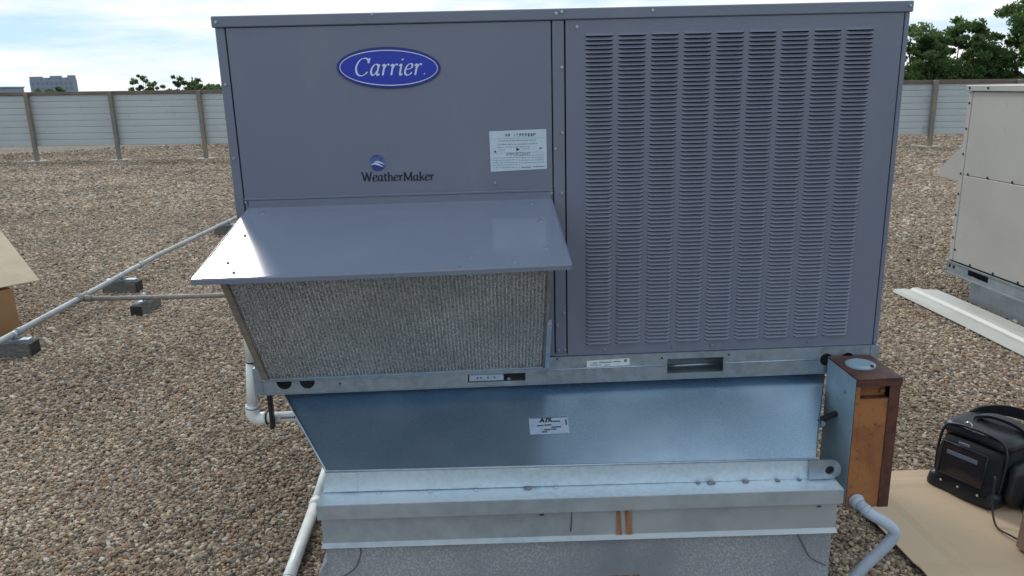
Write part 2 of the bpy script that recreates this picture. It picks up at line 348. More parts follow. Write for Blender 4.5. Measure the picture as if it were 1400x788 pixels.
# ------------------------------------------------------------------ pen lettering (upright or slanted roman letters drawn as ribbons)
GLYPH = {
 'C': (0.74, [[(.60, .60), (.50, .685), (.36, .70), (.20, .64), (.08, .48), (.04, .32), (.09, .14), (.21, .02), (.37, -.01), (.52, .05), (.62, .15)], [(.645, .70), (.62, .58), (.615, .50)]]),
 'a': (0.53, [[(.37, .36), (.28, .45), (.16, .42), (.06, .28), (.05, .12), (.13, .01), (.24, .05), (.35, .20)], [(.40, .45), (.365, .25), (.35, .09), (.40, .00), (.49, .06)]]),
 'r': (0.40, [[(.01, .37), (.07, .44), (.12, .42)], [(.11, .44), (.105, .22), (.10, .0)], [(.11, .26), (.19, .40), (.27, .45), (.34, .41)]]),
 'i': (0.27, [[(.01, .37), (.07, .44), (.12, .42)], [(.11, .44), (.10, .22), (.10, .08), (.14, .0), (.22, .06)], [(.125, .66), (.13, .60)]]),
 'e': (0.46, [[(.07, .22), (.24, .25), (.36, .32), (.34, .43), (.24, .46), (.12, .38), (.05, .22), (.07, .07), (.18, -.01), (.29, .02), (.39, .11)]]),
 'W': (0.98, [[(.08, .70), (.20, .35), (.29, .0)], [(.29, .0), (.39, .3), (.50, .68)], [(.46, .70), (.58, .35), (.68, .0)], [(.68, .0), (.78, .35), (.88, .70)], [(0, .70), (.2, .70)], [(.78, .70), (.98, .70)]]),
 't': (0.33, [[(.13, .60), (.12, .3), (.13, .08), (.19, .0), (.29, .05)], [(.0, .44), (.14, .44), (.29, .44)]]),
 'h': (0.52, [[(.10, .72), (.10, .36), (.10, .0)], [(.10, .30), (.19, .42), (.31, .44), (.38, .34), (.38, .15), (.38, .0)], [(.01, .0), (.2, .0)], [(.29, .0), (.48, .0)]]),
 'M': (0.86, [[(.12, .70), (.11, .3), (.10, .0)], [(.12, .70), (.27, .35), (.42, .03)], [(.42, .03), (.56, .35), (.70, .70)], [(.71, .70), (.71, .35), (.72, .0)], [(0, .0), (.21, .0)], [(.61, .0), (.83, .0)]]),
 'k': (0.50, [[(.10, .72), (.10, .36), (.10, .0)], [(.40, .44), (.27, .33), (.13, .22)], [(.20, .28), (.31, .14), (.43, .0)], [(.01, .0), (.2, .0)]]),
}
def lettering(name, text, x, z, size, y, mat, parent, thick=.085, thin=.026, slant=0.0, track=0.0, width=None, rot=0.0):
    adv = sum(GLYPH[c][0] + track for c in text)
    sx = (width / (adv * size)) if width else 1.0
    V, Fc = [], []; pen = 0.0; k = 0
    for ch in text:
        a, strokes = GLYPH[ch]
        for s in strokes:
            P = [np.array(p) for p in spline([(p[0], p[1]) for p in s], 6)]
            base = len(V); yy = y - 0.00012 * (k % 5); k += 1
            for i, p in enumerate(P):
                t = P[min(i + 1, len(P) - 1)] - P[max(i - 1, 0)]; t = t / (np.linalg.norm(t) + 1e-9)
                ang = math.atan2(t[1], t[0]) - R(14)
                w = math.hypot(thick * math.sin(ang), thin) / 2
                nrm = np.array([-t[1], t[0]])
                for q in (p + nrm * w, p - nrm * w):
                    lx = (pen + q[0] + slant * q[1]) * size * sx; lz = q[1] * size
                    V.append((x + lx * math.cos(rot) - lz * math.sin(rot), yy, z + lx * math.sin(rot) + lz * math.cos(rot)))
            for i in range(len(P) - 1):
                Fc.append((base + 2 * i, base + 2 * i + 1, base + 2 * i + 3, base + 2 * i + 2))
        pen += a + track
    return mesh(name, V, Fc, mat, parent)
def bars(name, rects, y, mat, parent):
    V, Fc = [], []
    for (x0, x1, z0, z1) in rects:
        b = len(V); V += [(x0, y, z0), (x1, y, z0), (x1, y, z1), (x0, y, z1)]; Fc.append((b, b + 1, b + 2, b + 3))
    return mesh(name, V, Fc, mat, parent)
def typeset(name, text, x, z, size, y, mat, parent, xs=1.0):
    cu_ = bpy.data.curves.new('typeset', 'FONT'); cu_.body = text; cu_.size = size; cu_.align_x = 'CENTER'; cu_.resolution_u = 2
    o = bpy.data.objects.new('typeset', cu_); COL.objects.link(o)
    dg = bpy.context.evaluated_depsgraph_get(); me = bpy.data.meshes.new_from_object(o.evaluated_get(dg))
    bpy.data.objects.remove(o)
    V = [(x + v.co.x * xs, y, z + v.co.y) for v in me.vertices]; Fc = [tuple(p.vertices) for p in me.polygons]
    return mesh(name, V, Fc, mat, parent)

# ================================================================== THE SETTING
land = mesh('land', [(-4000, -4000, -7), (4000, -4000, -7), (4000, 4000, -7), (-4000, 4000, -7)], [(0, 1, 2, 3)], 'land'); tag(land, kind='structure')
roof = mesh('flat_roof', [(-45, -14, -0.012), (45, -14, -0.012), (45, 46, -0.012), (-45, 46, -0.012),
                          (-45, -14, -7), (45, -14, -7), (45, 46, -7), (-45, 46, -7)],
            [(0, 1, 2, 3), (0, 4, 5, 1), (1, 5, 6, 2), (2, 6, 7, 3), (3, 7, 4, 0)], 'roof_gravel'); tag(roof, kind='structure')

def gravel():
    C = np.array(CAM); f, r = np.array(cf), np.array(cr)
    allp = []
    for (d0, d1, sp, sc0) in ((0.3, 5.2, 0.0124, 0.63), (5.2, 9.5, 0.0158, 0.79), (9.5, 15.0, 0.0245, 1.2), (15.0, 34.0, 0.043, 2.0)):
        rx_ = min(d1 * .72, 24); xs = np.arange(-rx_, rx_ + 1.6, sp); ys = np.arange(-2.2, min(d1 - 2, 30), sp * 0.866)
        gx, gy = np.meshgrid(xs, ys); gx[1::2] += sp / 2
        p = np.stack([gx.ravel(), gy.ravel()], 1) + rng.normal(0, sp * 0.24, (gx.size, 2))
        v = p - C[:2]; dist = np.hypot(v[:, 0], v[:, 1]); az = np.degrees(np.arctan2(v[:, 0], v[:, 1]))
        dj = dist + rng.normal(0, 0.25, len(dist))
        k = (dj >= d0) & (dj < d1) & (az > -41) & (az < 46)
        if d1 > 30: k &= (rng.random(len(dist)) < np.clip((33.0 - dist) / 8.0, 0, 1)) & (az < 42)
        k &= ~((p[:, 1] > 1.7) & (az > -7) & (az < 17))
        k &= ~((p[:, 0] > 0.29) & (p[:, 0] < 1.95) & (p[:, 1] > -0.32) & (p[:, 1] < 1.45))
        k &= ~((p[:, 0] > 4.97) & (p[:, 1] > 1.7) & (p[:, 1] < 3.62) & (p[:, 0] < 6.2))
        k &= ~((az > -20) & (az < 28) & (p[:, 1] < -1.15))          # below the frame
        q = p[k]; n = len(q)
        s = sc0 * np.exp(rng.normal(0, 0.24, n)) * 0.0122
        z = rng.uniform(-0.006, 0.006, n) * min(sc0, 1.4)
        allp.append(np.column_stack([q, z, s, np.full(n, 0.0)]))
    # larger loose stones on top
    A = np.vstack(allp)
    top = A[rng.random(len(A)) < 0.10].copy(); top[:, :2] += rng.normal(0, 0.012, (len(top), 2)); top[:, 2] += 0.009; top[:, 3] *= rng.uniform(0.8, 1.35, len(top))
    A = np.vstack([A, top]); n = len(A)
    me = bpy.data.meshes.new('gravel'); me.vertices.add(n); me.vertices.foreach_set('co', A[:, :3].astype(np.float32).ravel())
    at = me.attributes.new('rot', 'FLOAT_VECTOR', 'POINT')
    rot = np.column_stack([rng.normal(0, 0.32, n), rng.normal(0, 0.32, n), rng.uniform(0, 6.283, n)])
    at.data.foreach_set('vector', rot.astype(np.float32).ravel())
    a2 = me.attributes.new('scl', 'FLOAT_VECTOR', 'POINT')
    sclv = np.column_stack([A[:, 3] * rng.uniform(0.95, 1.5, n), A[:, 3] * rng.uniform(0.75, 1.1, n), A[:, 3] * rng.uniform(0.5, 0.85, n)])
    a2.data.foreach_set('vector', sclv.astype(np.float32).ravel())
    a3 = me.attributes.new('pick', 'INT', 'POINT'); a3.data.foreach_set('value', rng.integers(0, 4, n).astype(np.int32))
    me.update()
    o = bpy.data.objects.new('gravel', me); link(o); tag(o, 'loose tan and grey river gravel covering the flat roof', 'gravel', kind='stuff')
    ng = bpy.data.node_groups.new('gravel_nodes', 'GeometryNodeTree')
    ng.interface.new_socket('Geometry', in_out='INPUT', socket_type='NodeSocketGeometry')
    ng.interface.new_socket('Geometry', in_out='OUTPUT', socket_type='NodeSocketGeometry')
    N = ng.nodes; K = ng.links
    gi = N.new('NodeGroupInput'); go = N.new('NodeGroupOutput')
    m2p = N.new('GeometryNodeMeshToPoints'); K.new(gi.outputs[0], m2p.inputs['Mesh'])
    iop = N.new('GeometryNodeInstanceOnPoints'); K.new(m2p.outputs[0], iop.inputs['Points'])
    join = N.new('GeometryNodeGeometryToInstance')
    for k in range(4):
        ico = N.new('GeometryNodeMeshIcoSphere'); ico.inputs['Radius'].default_value = 1.0; ico.inputs['Subdivisions'].default_value = 2 + (1 if k < 4 else 0)
        sp = N.new('GeometryNodeSetPosition'); K.new(ico.outputs['Mesh'], sp.inputs['Geometry'])
        pos = N.new('GeometryNodeInputPosition'); add = N.new('ShaderNodeVectorMath'); add.operation = 'ADD'
        add.inputs[1].default_value = (k * 7.3, k * 3.1, k * 5.7); K.new(pos.outputs[0], add.inputs[0])
        no = N.new('ShaderNodeTexNoise'); no.inputs['Scale'].default_value = 0.75; no.inputs['Detail'].default_value = 1.2
        K.new(add.outputs[0], no.inputs['Vector'])
        sb = N.new('ShaderNodeVectorMath'); sb.operation = 'SUBTRACT'; sb.inputs[1].default_value = (.5, .5, .5); K.new(no.outputs['Color'], sb.inputs[0])
        sl = N.new('ShaderNodeVectorMath'); sl.operation = 'SCALE'; sl.inputs['Scale'].default_value = 1.15; K.new(sb.outputs[0], sl.inputs[0])
        K.new(sl.outputs[0], sp.inputs['Offset'])
        ss = N.new('GeometryNodeSetShadeSmooth'); K.new(sp.outputs[0], ss.inputs['Geometry'])
        sm = N.new('GeometryNodeSetMaterial'); sm.inputs['Material'].default_value = MATS['stone']; K.new(ss.outputs[0], sm.inputs['Geometry'])
        K.new(sm.outputs[0], join.inputs[0])
    K.new(join.outputs[0], iop.inputs['Instance']); iop.inputs['Pick Instance'].default_value = True
    for nm, dt, sock in (('pick', 'INT', 'Instance Index'), ('rot', 'FLOAT_VECTOR', 'Rotation'), ('scl', 'FLOAT_VECTOR', 'Scale')):
        na = N.new('GeometryNodeInputNamedAttribute'); na.data_type = dt; na.inputs['Name'].default_value = nm
        src = na.outputs[0]
        if nm == 'rot':
            e2r = N.new('FunctionNodeEulerToRotation'); K.new(src, e2r.inputs[0]); src = e2r.outputs[0]
        K.new(src, iop.inputs[sock])
    K.new(iop.outputs[0], go.inputs[0])
    md = o.modifiers.new('stones', 'NODES'); md.node_group = ng
gravel()

# ------------------------------------------------------------------ fence across the back of the roof
def fence():
    th = thing('screen_fence', 'long pale corrugated screen fence on posts across the back of the roof', 'fence', (0, 20.1, 0))
    px = [-18.05, -15.37, -12.69, -10.05, -7.34, -4.67, -2.0, .67, 3.35, 6.0, 8.1, 10.5, 12.92, 15.0, 17.6, 20.2]
    Yf = lambda x: 21.9 - 0.1445 * (x + 12.7)
    Zt = lambda x: 2.06 - 0.0119 * (x + 12.7)
    Zb = lambda x: 0.46 - 0.0050 * (x + 12.7)
    for x in px:
        y = Yf(x); z = Zt(x)
        p = box('post', (x - .055, y - .16, 0.03), (x + .055, y - .05, z - 0.01), 'fence_post', th, 0.01)
        box('base_plate', (x - .25, y - .32, 0.0), (x + .25, y + .1, 0.035), 'concrete', p, 0.006)
    for a, b in zip(px[:-1], px[1:]):
        ya, yb = Yf(a), Yf(b)
        d = Vector((b - a, yb - ya, 0)).normalized(); nrm = Vector((d.y, -d.x, 0))
        n = 8
        for k in range(n):
            def corner(x, y, fr):
                zb, zt = Zb(x), Zt(x) - 0.10
                return Vector((x, y, zb + (zt - zb) * fr))
            f0, f1 = k / n, (k + 1) / n - 0.0005
            q = [corner(a + .004, ya, f0), corner(b - .004, yb, f0), corner(b - .004, yb, f1), corner(a + .004, ya, f1)]
            V, Fc = [], []
            prof = [(0, .030), (.03, .030), (.05, .0), (.5, -.002), (1, .0)]
            for t, off in prof:
                V.append(q[0].lerp(q[3], t) - nrm * off); V.append(q[1].lerp(q[2], t) - nrm * off)
            m = len(prof)
            for t, off in prof:
                V.append(q[0].lerp(q[3], t) - nrm * .035); V.append(q[1].lerp(q[2], t) - nrm * .035)
            for i in range(m - 1):
                Fc.append((2 * i, 2 * i + 1, 2 * i + 3, 2 * i + 2))
                Fc.append((2 * m + 2 * i, 2 * m + 2 * i + 2, 2 * m + 2 * i + 3, 2 * m + 2 * i + 1))
            Fc += [(0, 2 * m, 2 * m + 1, 1), (2 * m - 2, 2 * m - 1, 4 * m - 1, 4 * m - 2)]
            mesh('slat', V, Fc, 'fence_slat', th)
        o = Vector((a, ya, Zt(a) - 0.10)); e = Vector((b, yb, Zt(b) - 0.10))
        obox('top_rail', o + nrm * .05, e - o, -nrm * .13, (0, 0, 0.10), 'fence_rail', th, 0.008)
fence()

# ------------------------------------------------------------------ far trees and buildings
def tree(name, label, cat, base, h, crown_c, crown_r, nclump, nleaf, leaf, mat, group, seed, trunk_r=0.25):
    g = np.random.default_rng(seed)
    th = thing(name, label, cat, base, group)
    b = np.array(base, float); c = np.array(crown_c, float); cr_ = np.array(crown_r, float)
    V, Fc = [], []
    def addt(pts, rads, seg):
        v, fc = tube_geo(pts, rads, seg); k = len(V); V.extend(v); Fc.extend([tuple(i + k for i in q) for q in fc])
    top = c + np.array([0, 0, -0.2 * cr_[2]])
    mid = (b + top) / 2 + g.normal(0, 0.3, 3) * [1, 1, 0]
    addt([tuple(b), tuple(mid), tuple(top)], [trunk_r, trunk_r * .75, trunk_r * .5], 8)
    u = g.normal(0, 1, (nclump, 3)); u /= np.linalg.norm(u, axis=1)[:, None]
    rr = g.uniform(0.35, 1.0, nclump) ** 0.55
    cl = c + u * rr[:, None] * cr_
    cl[:, 2] = np.maximum(cl[:, 2], c[2] - cr_[2] * 0.75)
    for i in range(min(nclump, 26)):
        s = mid + (top - mid) * g.uniform(0.0, 1.0); m_ = (s + cl[i]) / 2 + np.array([0, 0, 0.12 * cr_[2]])
        addt([tuple(s), tuple(m_), tuple(cl[i])], [trunk_r * .34, trunk_r * .2, trunk_r * .06], 5)
    mesh('trunk', V, Fc, 'bark', th, smooth=True)
    per = nleaf // nclump; n = per * nclump
    cs = np.repeat(cl, per, 0); rad = np.repeat(g.uniform(0.06, 0.19, nclump), per)[:, None] * cr_.mean()
    d = g.normal(0, 1, (n, 3)); d /= np.linalg.norm(d, axis=1)[:, None]
    pos = cs + d * rad * (g.random((n, 1)) ** 0.5) * np.array([1.25, 1.25, 0.8])
    a = g.normal(0, 1, (n, 3)); a /= np.linalg.norm(a, axis=1)[:, None]
    b2 = np.cross(a, g.normal(0, 1, (n, 3))); b2 /= np.linalg.norm(b2, axis=1)[:, None]
    s = leaf * g.uniform(0.6, 1.4, (n, 1))
    Q = np.stack([pos - a * s, pos + b2 * s * .5, pos + a * s, pos - b2 * s * .5], 1).reshape(-1, 3)
    me = bpy.data.meshes.new('crown'); me.vertices.add(4 * n); me.vertices.foreach_set('co', Q.astype(np.float32).ravel())
    me.loops.add(4 * n); me.loops.foreach_set('vertex_index', np.arange(4 * n, dtype=np.int32))
    me.polygons.add(n); me.polygons.foreach_set('loop_start', np.arange(0, 4 * n, 4, dtype=np.int32))
    me.update(); me.validate(); me.materials.append(MATS[mat])
    o = bpy.data.objects.new('crown', me); link(o, th)
    return th
GR = 'oak trees beyond the fence right of the unit'
tree('oak_tree', 'dark green oak just right of the grey unit above the fence', 'tree', (33.0, 56, -7), 12, (33.0, 56, 1.7), (2.9, 2.6, 3.8), 150, 25000, 0.125, 'leaf', GR, 3, 0.28)
tree('oak_tree', 'wide oak in the middle of the trees above the right fence', 'tree', (37.4, 57.5, -7), 12, (37.3, 57.5, 2.4), (3.0, 2.8, 3.6), 150, 24000, 0.125, 'leaf', GR, 4, 0.3)
tree('oak_tree', 'tallest oak at the right edge above the pale cabinet', 'tree', (42.2, 56, -7), 14, (42.2, 56, 3.0), (3.3, 3.0, 4.9), 170, 27000, 0.125, 'leaf', GR, 5, 0.32)
tree('oak_tree', 'dark low oak crown filling the gap low behind the right fence', 'tree', (38.5, 61, -7), 12, (38.5, 61, 0.0), (7.5, 2.5, 3.3), 110, 9000, 0.17, 'leaf', GR, 6, 0.3)
GL = 'small far trees above the left fence'
tree('far_tree', 'small sparse far tree, leftmost in the row left of the unit', 'tree', (-38.0, 90, -7), 9, (-37.2, 90, 1.9), (2.0, 1.5, 2.3), 44, 2600, 0.17, 'leaf_far', GL, 11, 0.18)
tree('far_tree', 'small pointed far tree, second in the row left of the unit', 'tree', (-33.9, 91, -7), 9, (-33.9, 91, 1.7), (2.2, 1.5, 2.4), 44, 2800, 0.17, 'leaf_far', GL, 12, 0.18)
tree('far_tree', 'rounded far tree, third in the row left of the unit', 'tree', (-31.2, 90, -7), 9, (-30.9, 90, 1.3), (1.9, 1.5, 2.2), 40, 2600, 0.17, 'leaf_far', GL, 13, 0.18)
tree('far_tree', 'broad far tree touching the left side of the unit', 'tree', (-27.6, 89, -7), 9, (-27.2, 89, 1.2), (3.0, 1.7, 2.4), 60, 4600, 0.17, 'leaf_far', GL, 14, 0.2)
tree('far_tree', 'long low line of far foliage behind the small trees left of the unit', 'tree', (-32.5, 94, -7), 9, (-32.2, 94, 0.95), (6.6, 1.5, 2.3), 100, 8000, 0.17, 'leaf_far', GL, 17, 0.2)
tree('far_tree', 'low green treetop in front of the distant grey block', 'tree', (-85.5, 160, -7), 9, (-85.0, 160, 1.3), (5.2, 3, 2.6), 40, 4200, 0.36, 'leaf_far', GL, 15, 0.3)
tree('far_tree', 'faint low treetop between the distant block and the left edge', 'tree', (-92.5, 160, -7), 9, (-92.5, 160, 0.7), (3.2, 3, 2.2), 30, 2500, 0.36, 'leaf_far', GL, 16, 0.3)

def far_building():
    th = thing('apartment_block', 'distant blue grey block with a stepped roofline above the left fence', 'building', (-207.5, 405, -7))
    box('wall', (-218.2, 398, -7), (-197.2, 401.5, 10.0), 'far_wall', th)
    for (x0, x1, z1) in ((-218.2, -213.0, 11.7), (-212.2, -209, 11.1), (-208.4, -203.8, 11.9), (-203.0, -200.6, 11.0), (-200.0, -197.2, 12.0)):
        box('penthouse', (x0, 398.4, 10.0), (x1, 401, z1), 'far_wall', th)
    for k in range(9):
        for j in range(4):
            x = -217.3 + k * 2.25; z = 0.2 + j * 2.5
            box('window', (x, 397.9, z), (x + 1.2, 398.05, z + 1.3), 'far_window', th)
    t2 = thing('low_building', 'distant low blue grey roof at the far left edge', 'building', (-232, 405, -7))
    box('wall', (-246, 398, -7), (-229.3, 412, 6.6), 'far_wall', t2); box('roof', (-246.4, 397.6, 6.6), (-229.0, 412.4, 7.3), 'far_window', t2)
far_building()

# ================================================================== ROOF CURB AND TRANSITION
def lx(xl, xr, n=2): return [xl + (xr - xl) * i / (n - 1) for i in range(n)]
def curb():
    th = thing('roof_curb', 'grey membrane covered roof curb under the metal transition duct', 'curb', (1.12, 0.4, 0))
    # walls as one tapered block; front face at y -0.325
    zl, zr = 0.46, 0.435
    V = [(.272, -.325, -.01), (1.966, -.325, -.01), (1.966, 1.42, -.01), (.272, 1.42, -.01),
         (.272, -.325, zl), (1.966, -.325, zr), (1.966, 1.42, zr), (.272, 1.42, zl)]
    mesh('wall', V, [(0, 1, 5, 4), (1, 2, 6, 5), (2, 3, 7, 6), (3, 0, 4, 7), (4, 5, 6, 7)], 'curb_membrane', th)
    # sealant runs where the flashing sheets lap
    for pts in ([(.385, -.3265, .455), (.383, -.3265, .41), (.36, -.3265, .36), (.31, -.3265, .325), (.285, -.3265, .32)],
                [(1.845, -.3265, .42), (1.87, -.3265, .37), (1.90, -.3265, .32), (1.955, -.3265, .285)],):
        tube('seam', spline(pts, 6), 0.0022, 'seam_sealant', th, 6)
    prism('corner_flashing', [(.16, -.30, 0.0), (.272, -.30, 0.0), (.272, -.30, .38), (.235, -.30, .33), (.19, -.30, .12)], (0, .12, 0), 'curb_membrane', th)
curb()

def transition():
    th = thing('curb_adapter', 'galvanized sheet metal transition duct sloping out below the grey unit', 'duct', (1.12, 0.4, .44))
    Tl, Tr = (.093, .03, .846), (2.066, .03, .846)
    Bl, Br = (.288, -.28, .693), (1.912, -.28, .663)
    back_t, back_b = 1.35, 1.40
    # sloping front sheet, slightly dished so that it reflects unevenly
    n, m = 28, 8; V = []; Fc = []
    for j in range(m + 1):
        t = j / m
        for i in range(n + 1):
            s = i / n
            a = Vector(Tl).lerp(Vector(Tr), s); b = Vector(Bl).lerp(Vector(Br), s); p = a.lerp(b, t)
            p.z -= 0.006 * math.sin(math.pi * t) * (1 + 0.4 * math.sin(7 * s))
            V.append(p)
    for j in range(m):
        for i in range(n):
            k = j * (n + 1) + i; Fc.append((k, k + n + 1, k + n + 2, k + 1))
    mesh('front_sheet', V, Fc, 'galvanized_duct', th, smooth=True)
    for nm, T, B in (('side_sheet', Tl, Bl), ('side_sheet', Tr, Br)):
        mesh(nm, [T, (T[0], back_t, T[2]), (B[0], back_b, B[2]), B], [(0, 1, 2, 3)], 'galvanized_duct', th)
    mesh('back_sheet', [(Tl[0], back_t, Tl[2]), (Tr[0], back_t, Tr[2]), (Br[0], back_b, Br[2]), (Bl[0], back_b, Bl[2])], [(0, 1, 2, 3)], 'galvanized_duct', th)
    # hem at the left edge of the front sheet
    tube('hem', [(Tl[0] - .002, Tl[1] - .002, Tl[2]), (Bl[0] - .002, Bl[1] - .002, Bl[2])], .004, 'galvanized', th, 6)
    # upright flange
    zl, zr = .693, .663
    V = [(.270, -.288, .622), (1.935, -.288, .594), (1.915, -.288, zr + .004), (.285, -.288, zl + .004)]
    o = prism('flange', V, (0, .006, 0), 'galvanized_ledge', th, 0.001)
    tube('flange_bead', [(.285, -.287, zl + .004), (1.915, -.287, zr + .004)], .0042, 'galvanized', o, 8)
    # splice plates on the flange
    for (x0, x1) in ((.335, .385), (.925, .985)):
        t0 = (x0 - .27) / 1.66; z0 = .622 - .028 * t0
        box('splice_plate', (x0, -.2925, z0 + .004), (x1, -.2885, z0 + .068), 'galvanized_ledge', o, 0.001)
    # lug with a hole at the right end
    pts = [(1.885, .600), (1.965, .600)] + [(1.955 + .036 * math.cos(R(a)), .631 + .036 * math.sin(R(a))) for a in range(-40, 100, 14)] + [(1.885, .667)]
    plate_holes('lifting_lug', pts, [circ(1.953, .631, .0155, 16)], -.302, -.294, 'galvanized', th)
    box('lug_backing', (1.925, -.2915, .608), (1.975, -.289, .655), 'gap_shade', th)
    # ledge and turned down lip
    V = [(.262, -.36, .616), (1.977, -.36, .592), (1.977, -.27, .594), (.262, -.27, .619)]
    prism('ledge', [(p[0], p[1], p[2]) for p in V], (0, 0, -.004), 'galvanized_ledge', th)
    prism('lip', [(.262, -.3625, .6165), (1.977, -.3625, .5925), (1.977, -.3625, .541), (.262, -.3625, .565)], (0, .003, 0), 'galvanized_dull', th, 0.0008)
    prism('lip_return', [(.262, -.359, .6155), (.262, 1.44, .6155), (.262, 1.44, .565), (.262, -.359, .565)], (.003, 0, 0), 'galvanized_dull', th)
    prism('lip_return', [(1.974, -.359, .5915), (1.974, 1.44, .5915), (1.974, 1.44, .541), (1.974, -.359, .541)], (.003, 0, 0), 'galvanized_dull', th)
    # counter flashing band below, with a kicked-out hem
    V = [(.268, -.337, .562), (1.971, -.337, .538), (1.971, -.337, .437), (.268, -.337, .465)]
    o = prism('flashing_band', V, (0, .003, 0), 'galvanized_dull', th)
    prism('hem', [(.266, -.337, .4655), (1.972, -.337, .4375), (1.974, -.349, .424), (.262, -.349, .453)], (0, .003, 0.0), 'galvanized_dull', o)
    prism('band_return', [(.268, -.333, .562), (.268, 1.43, .562), (.268, 1.43, .465), (.268, -.333, .465)], (.003, 0, 0), 'galvanized_dull', th)
    prism('band_return', [(1.968, -.333, .538), (1.968, 1.43, .538), (1.968, 1.43, .437), (1.968, -.333, .437)], (.003, 0, 0), 'galvanized_dull', th)
    # rust runs on the band
    mesh('rust_run', [(1.222, -.3392, .4435), (1.294, -.3392, .4425), (1.292, -.3392, .5465), (1.224, -.3392, .547)], [(0, 1, 2, 3)], 'stain_rust', o)
    mesh('rust_run', [(1.20, -.3262, .17), (1.33, -.3262, .17), (1.33, -.3262, .285), (1.20, -.3262, .285)], [(0, 1, 2, 3)], 'stain_rust', o)
    tube('scratch', [(1.085, -.3395, .555), (1.083, -.3395, .52), (1.08, -.3395, .47)], .0018, 'seam_sealant', o, 6)
    # seam line and sealant blobs along the ledge
    V = []
    def blob(x, y, z, r, mat):
        bm = bmesh.new(); bmesh.ops.create_icosphere(bm, subdivisions=2, radius=1)
        for v in bm.verts:
            k = 1 + random.uniform(-.25, .25); v.co = Vector((x + v.co.x * r * 1.4 * k, y + v.co.y * r * k, z + v.co.z * r * .45))
        from_bm('sealant_blob', bm, mat, th, smooth=True)
    for x in (.452, .621, .773, 1.035): blob(x, -.298, .620 - .014 * (x - .26), .006, 'sealant_light')
    for x, r in ((.945, .017), (1.512, .011), (1.555, .018), (1.673, .016), (1.78, .012), (1.855, .011)): blob(x, -.297, .620 - .014 * (x - .26), r * .55, 'sealant_grey')
    for x, z in ((1.91, .52), (.985, .535)): blob(x, -.339, z, .006, 'seam_sealant')
    # maker's label on the front sheet
    def duct(x, t):
        lo, hi = 0.0, 1.0
        for _ in range(30):
            sm = (lo + hi) / 2; q = Vector(Tl).lerp(Vector(Tr), sm).lerp(Vector(Bl).lerp(Vector(Br), sm), t)
            if q.x < x: lo = sm
            else: hi = sm
        q.z -= 0.006 * math.sin(math.pi * t) * (1 + 0.4 * math.sin(7 * sm)); return q
    nrm = Vector((0, -.45, .9)).normalized()
    def lp(u, v, k=.0022): return duct(.962 + .136 * u, .415 + .205 * v) + nrm * k
    g4 = [(i / 6, j_ / 3) for j_ in range(4) for i in range(7)]
    lab = mesh('maker_label', [lp(u, v, .0012) for u, v in g4], [(7 * j_ + i, 7 * j_ + i + 7, 7 * j_ + i + 8, 7 * j_ + i + 1) for j_ in range(3) for i in range(6)], 'sticker_duct', th)
    V, Fc = [], []
    def poly(*uv):
        k = len(V); V.extend([lp(*q) for q in uv]); Fc.append(tuple(range(k + len(uv) - 1, k - 1, -1)))
    # heavy slanted capitals, then lines of small print
    poly((.25, .30), (.30, .30), (.36, .06), (.33, .06)); poly((.33, .06), (.36, .06), (.40, .30), (.35, .30)); poly((.30, .24), (.365, .24), (.365, .18), (.32, .18))
    poly((.41, .30), (.45, .30), (.48, .06), (.44, .06))
    poly((.47, .06), (.52, .06), (.60, .30), (.55, .30)); poly((.47, .30), (.505, .30), (.585, .06), (.55, .06))
    poly((.60, .30), (.80, .30), (.80, .24), (.60, .24))
    for (u0, u1, v) in ((.20, .36, .46), (.38, .56, .44), (.56, .80, .58), (.36, .52, .72), (.54, .68, .70), (.30, .44, .84)):
        poly((u0, v + .06), (u1, v + .06), (u1, v), (u0, v))
    for q in (((.03, .02), (.97, .02), (.97, .05), (.03, .05)), ((.93, .2), (.96, .2), (.96, .5), (.93, .5))):
        poly((q[3]), (q[2]), (q[1]), (q[0]))
    mesh('print', V, Fc, 'ink', lab)
transition()

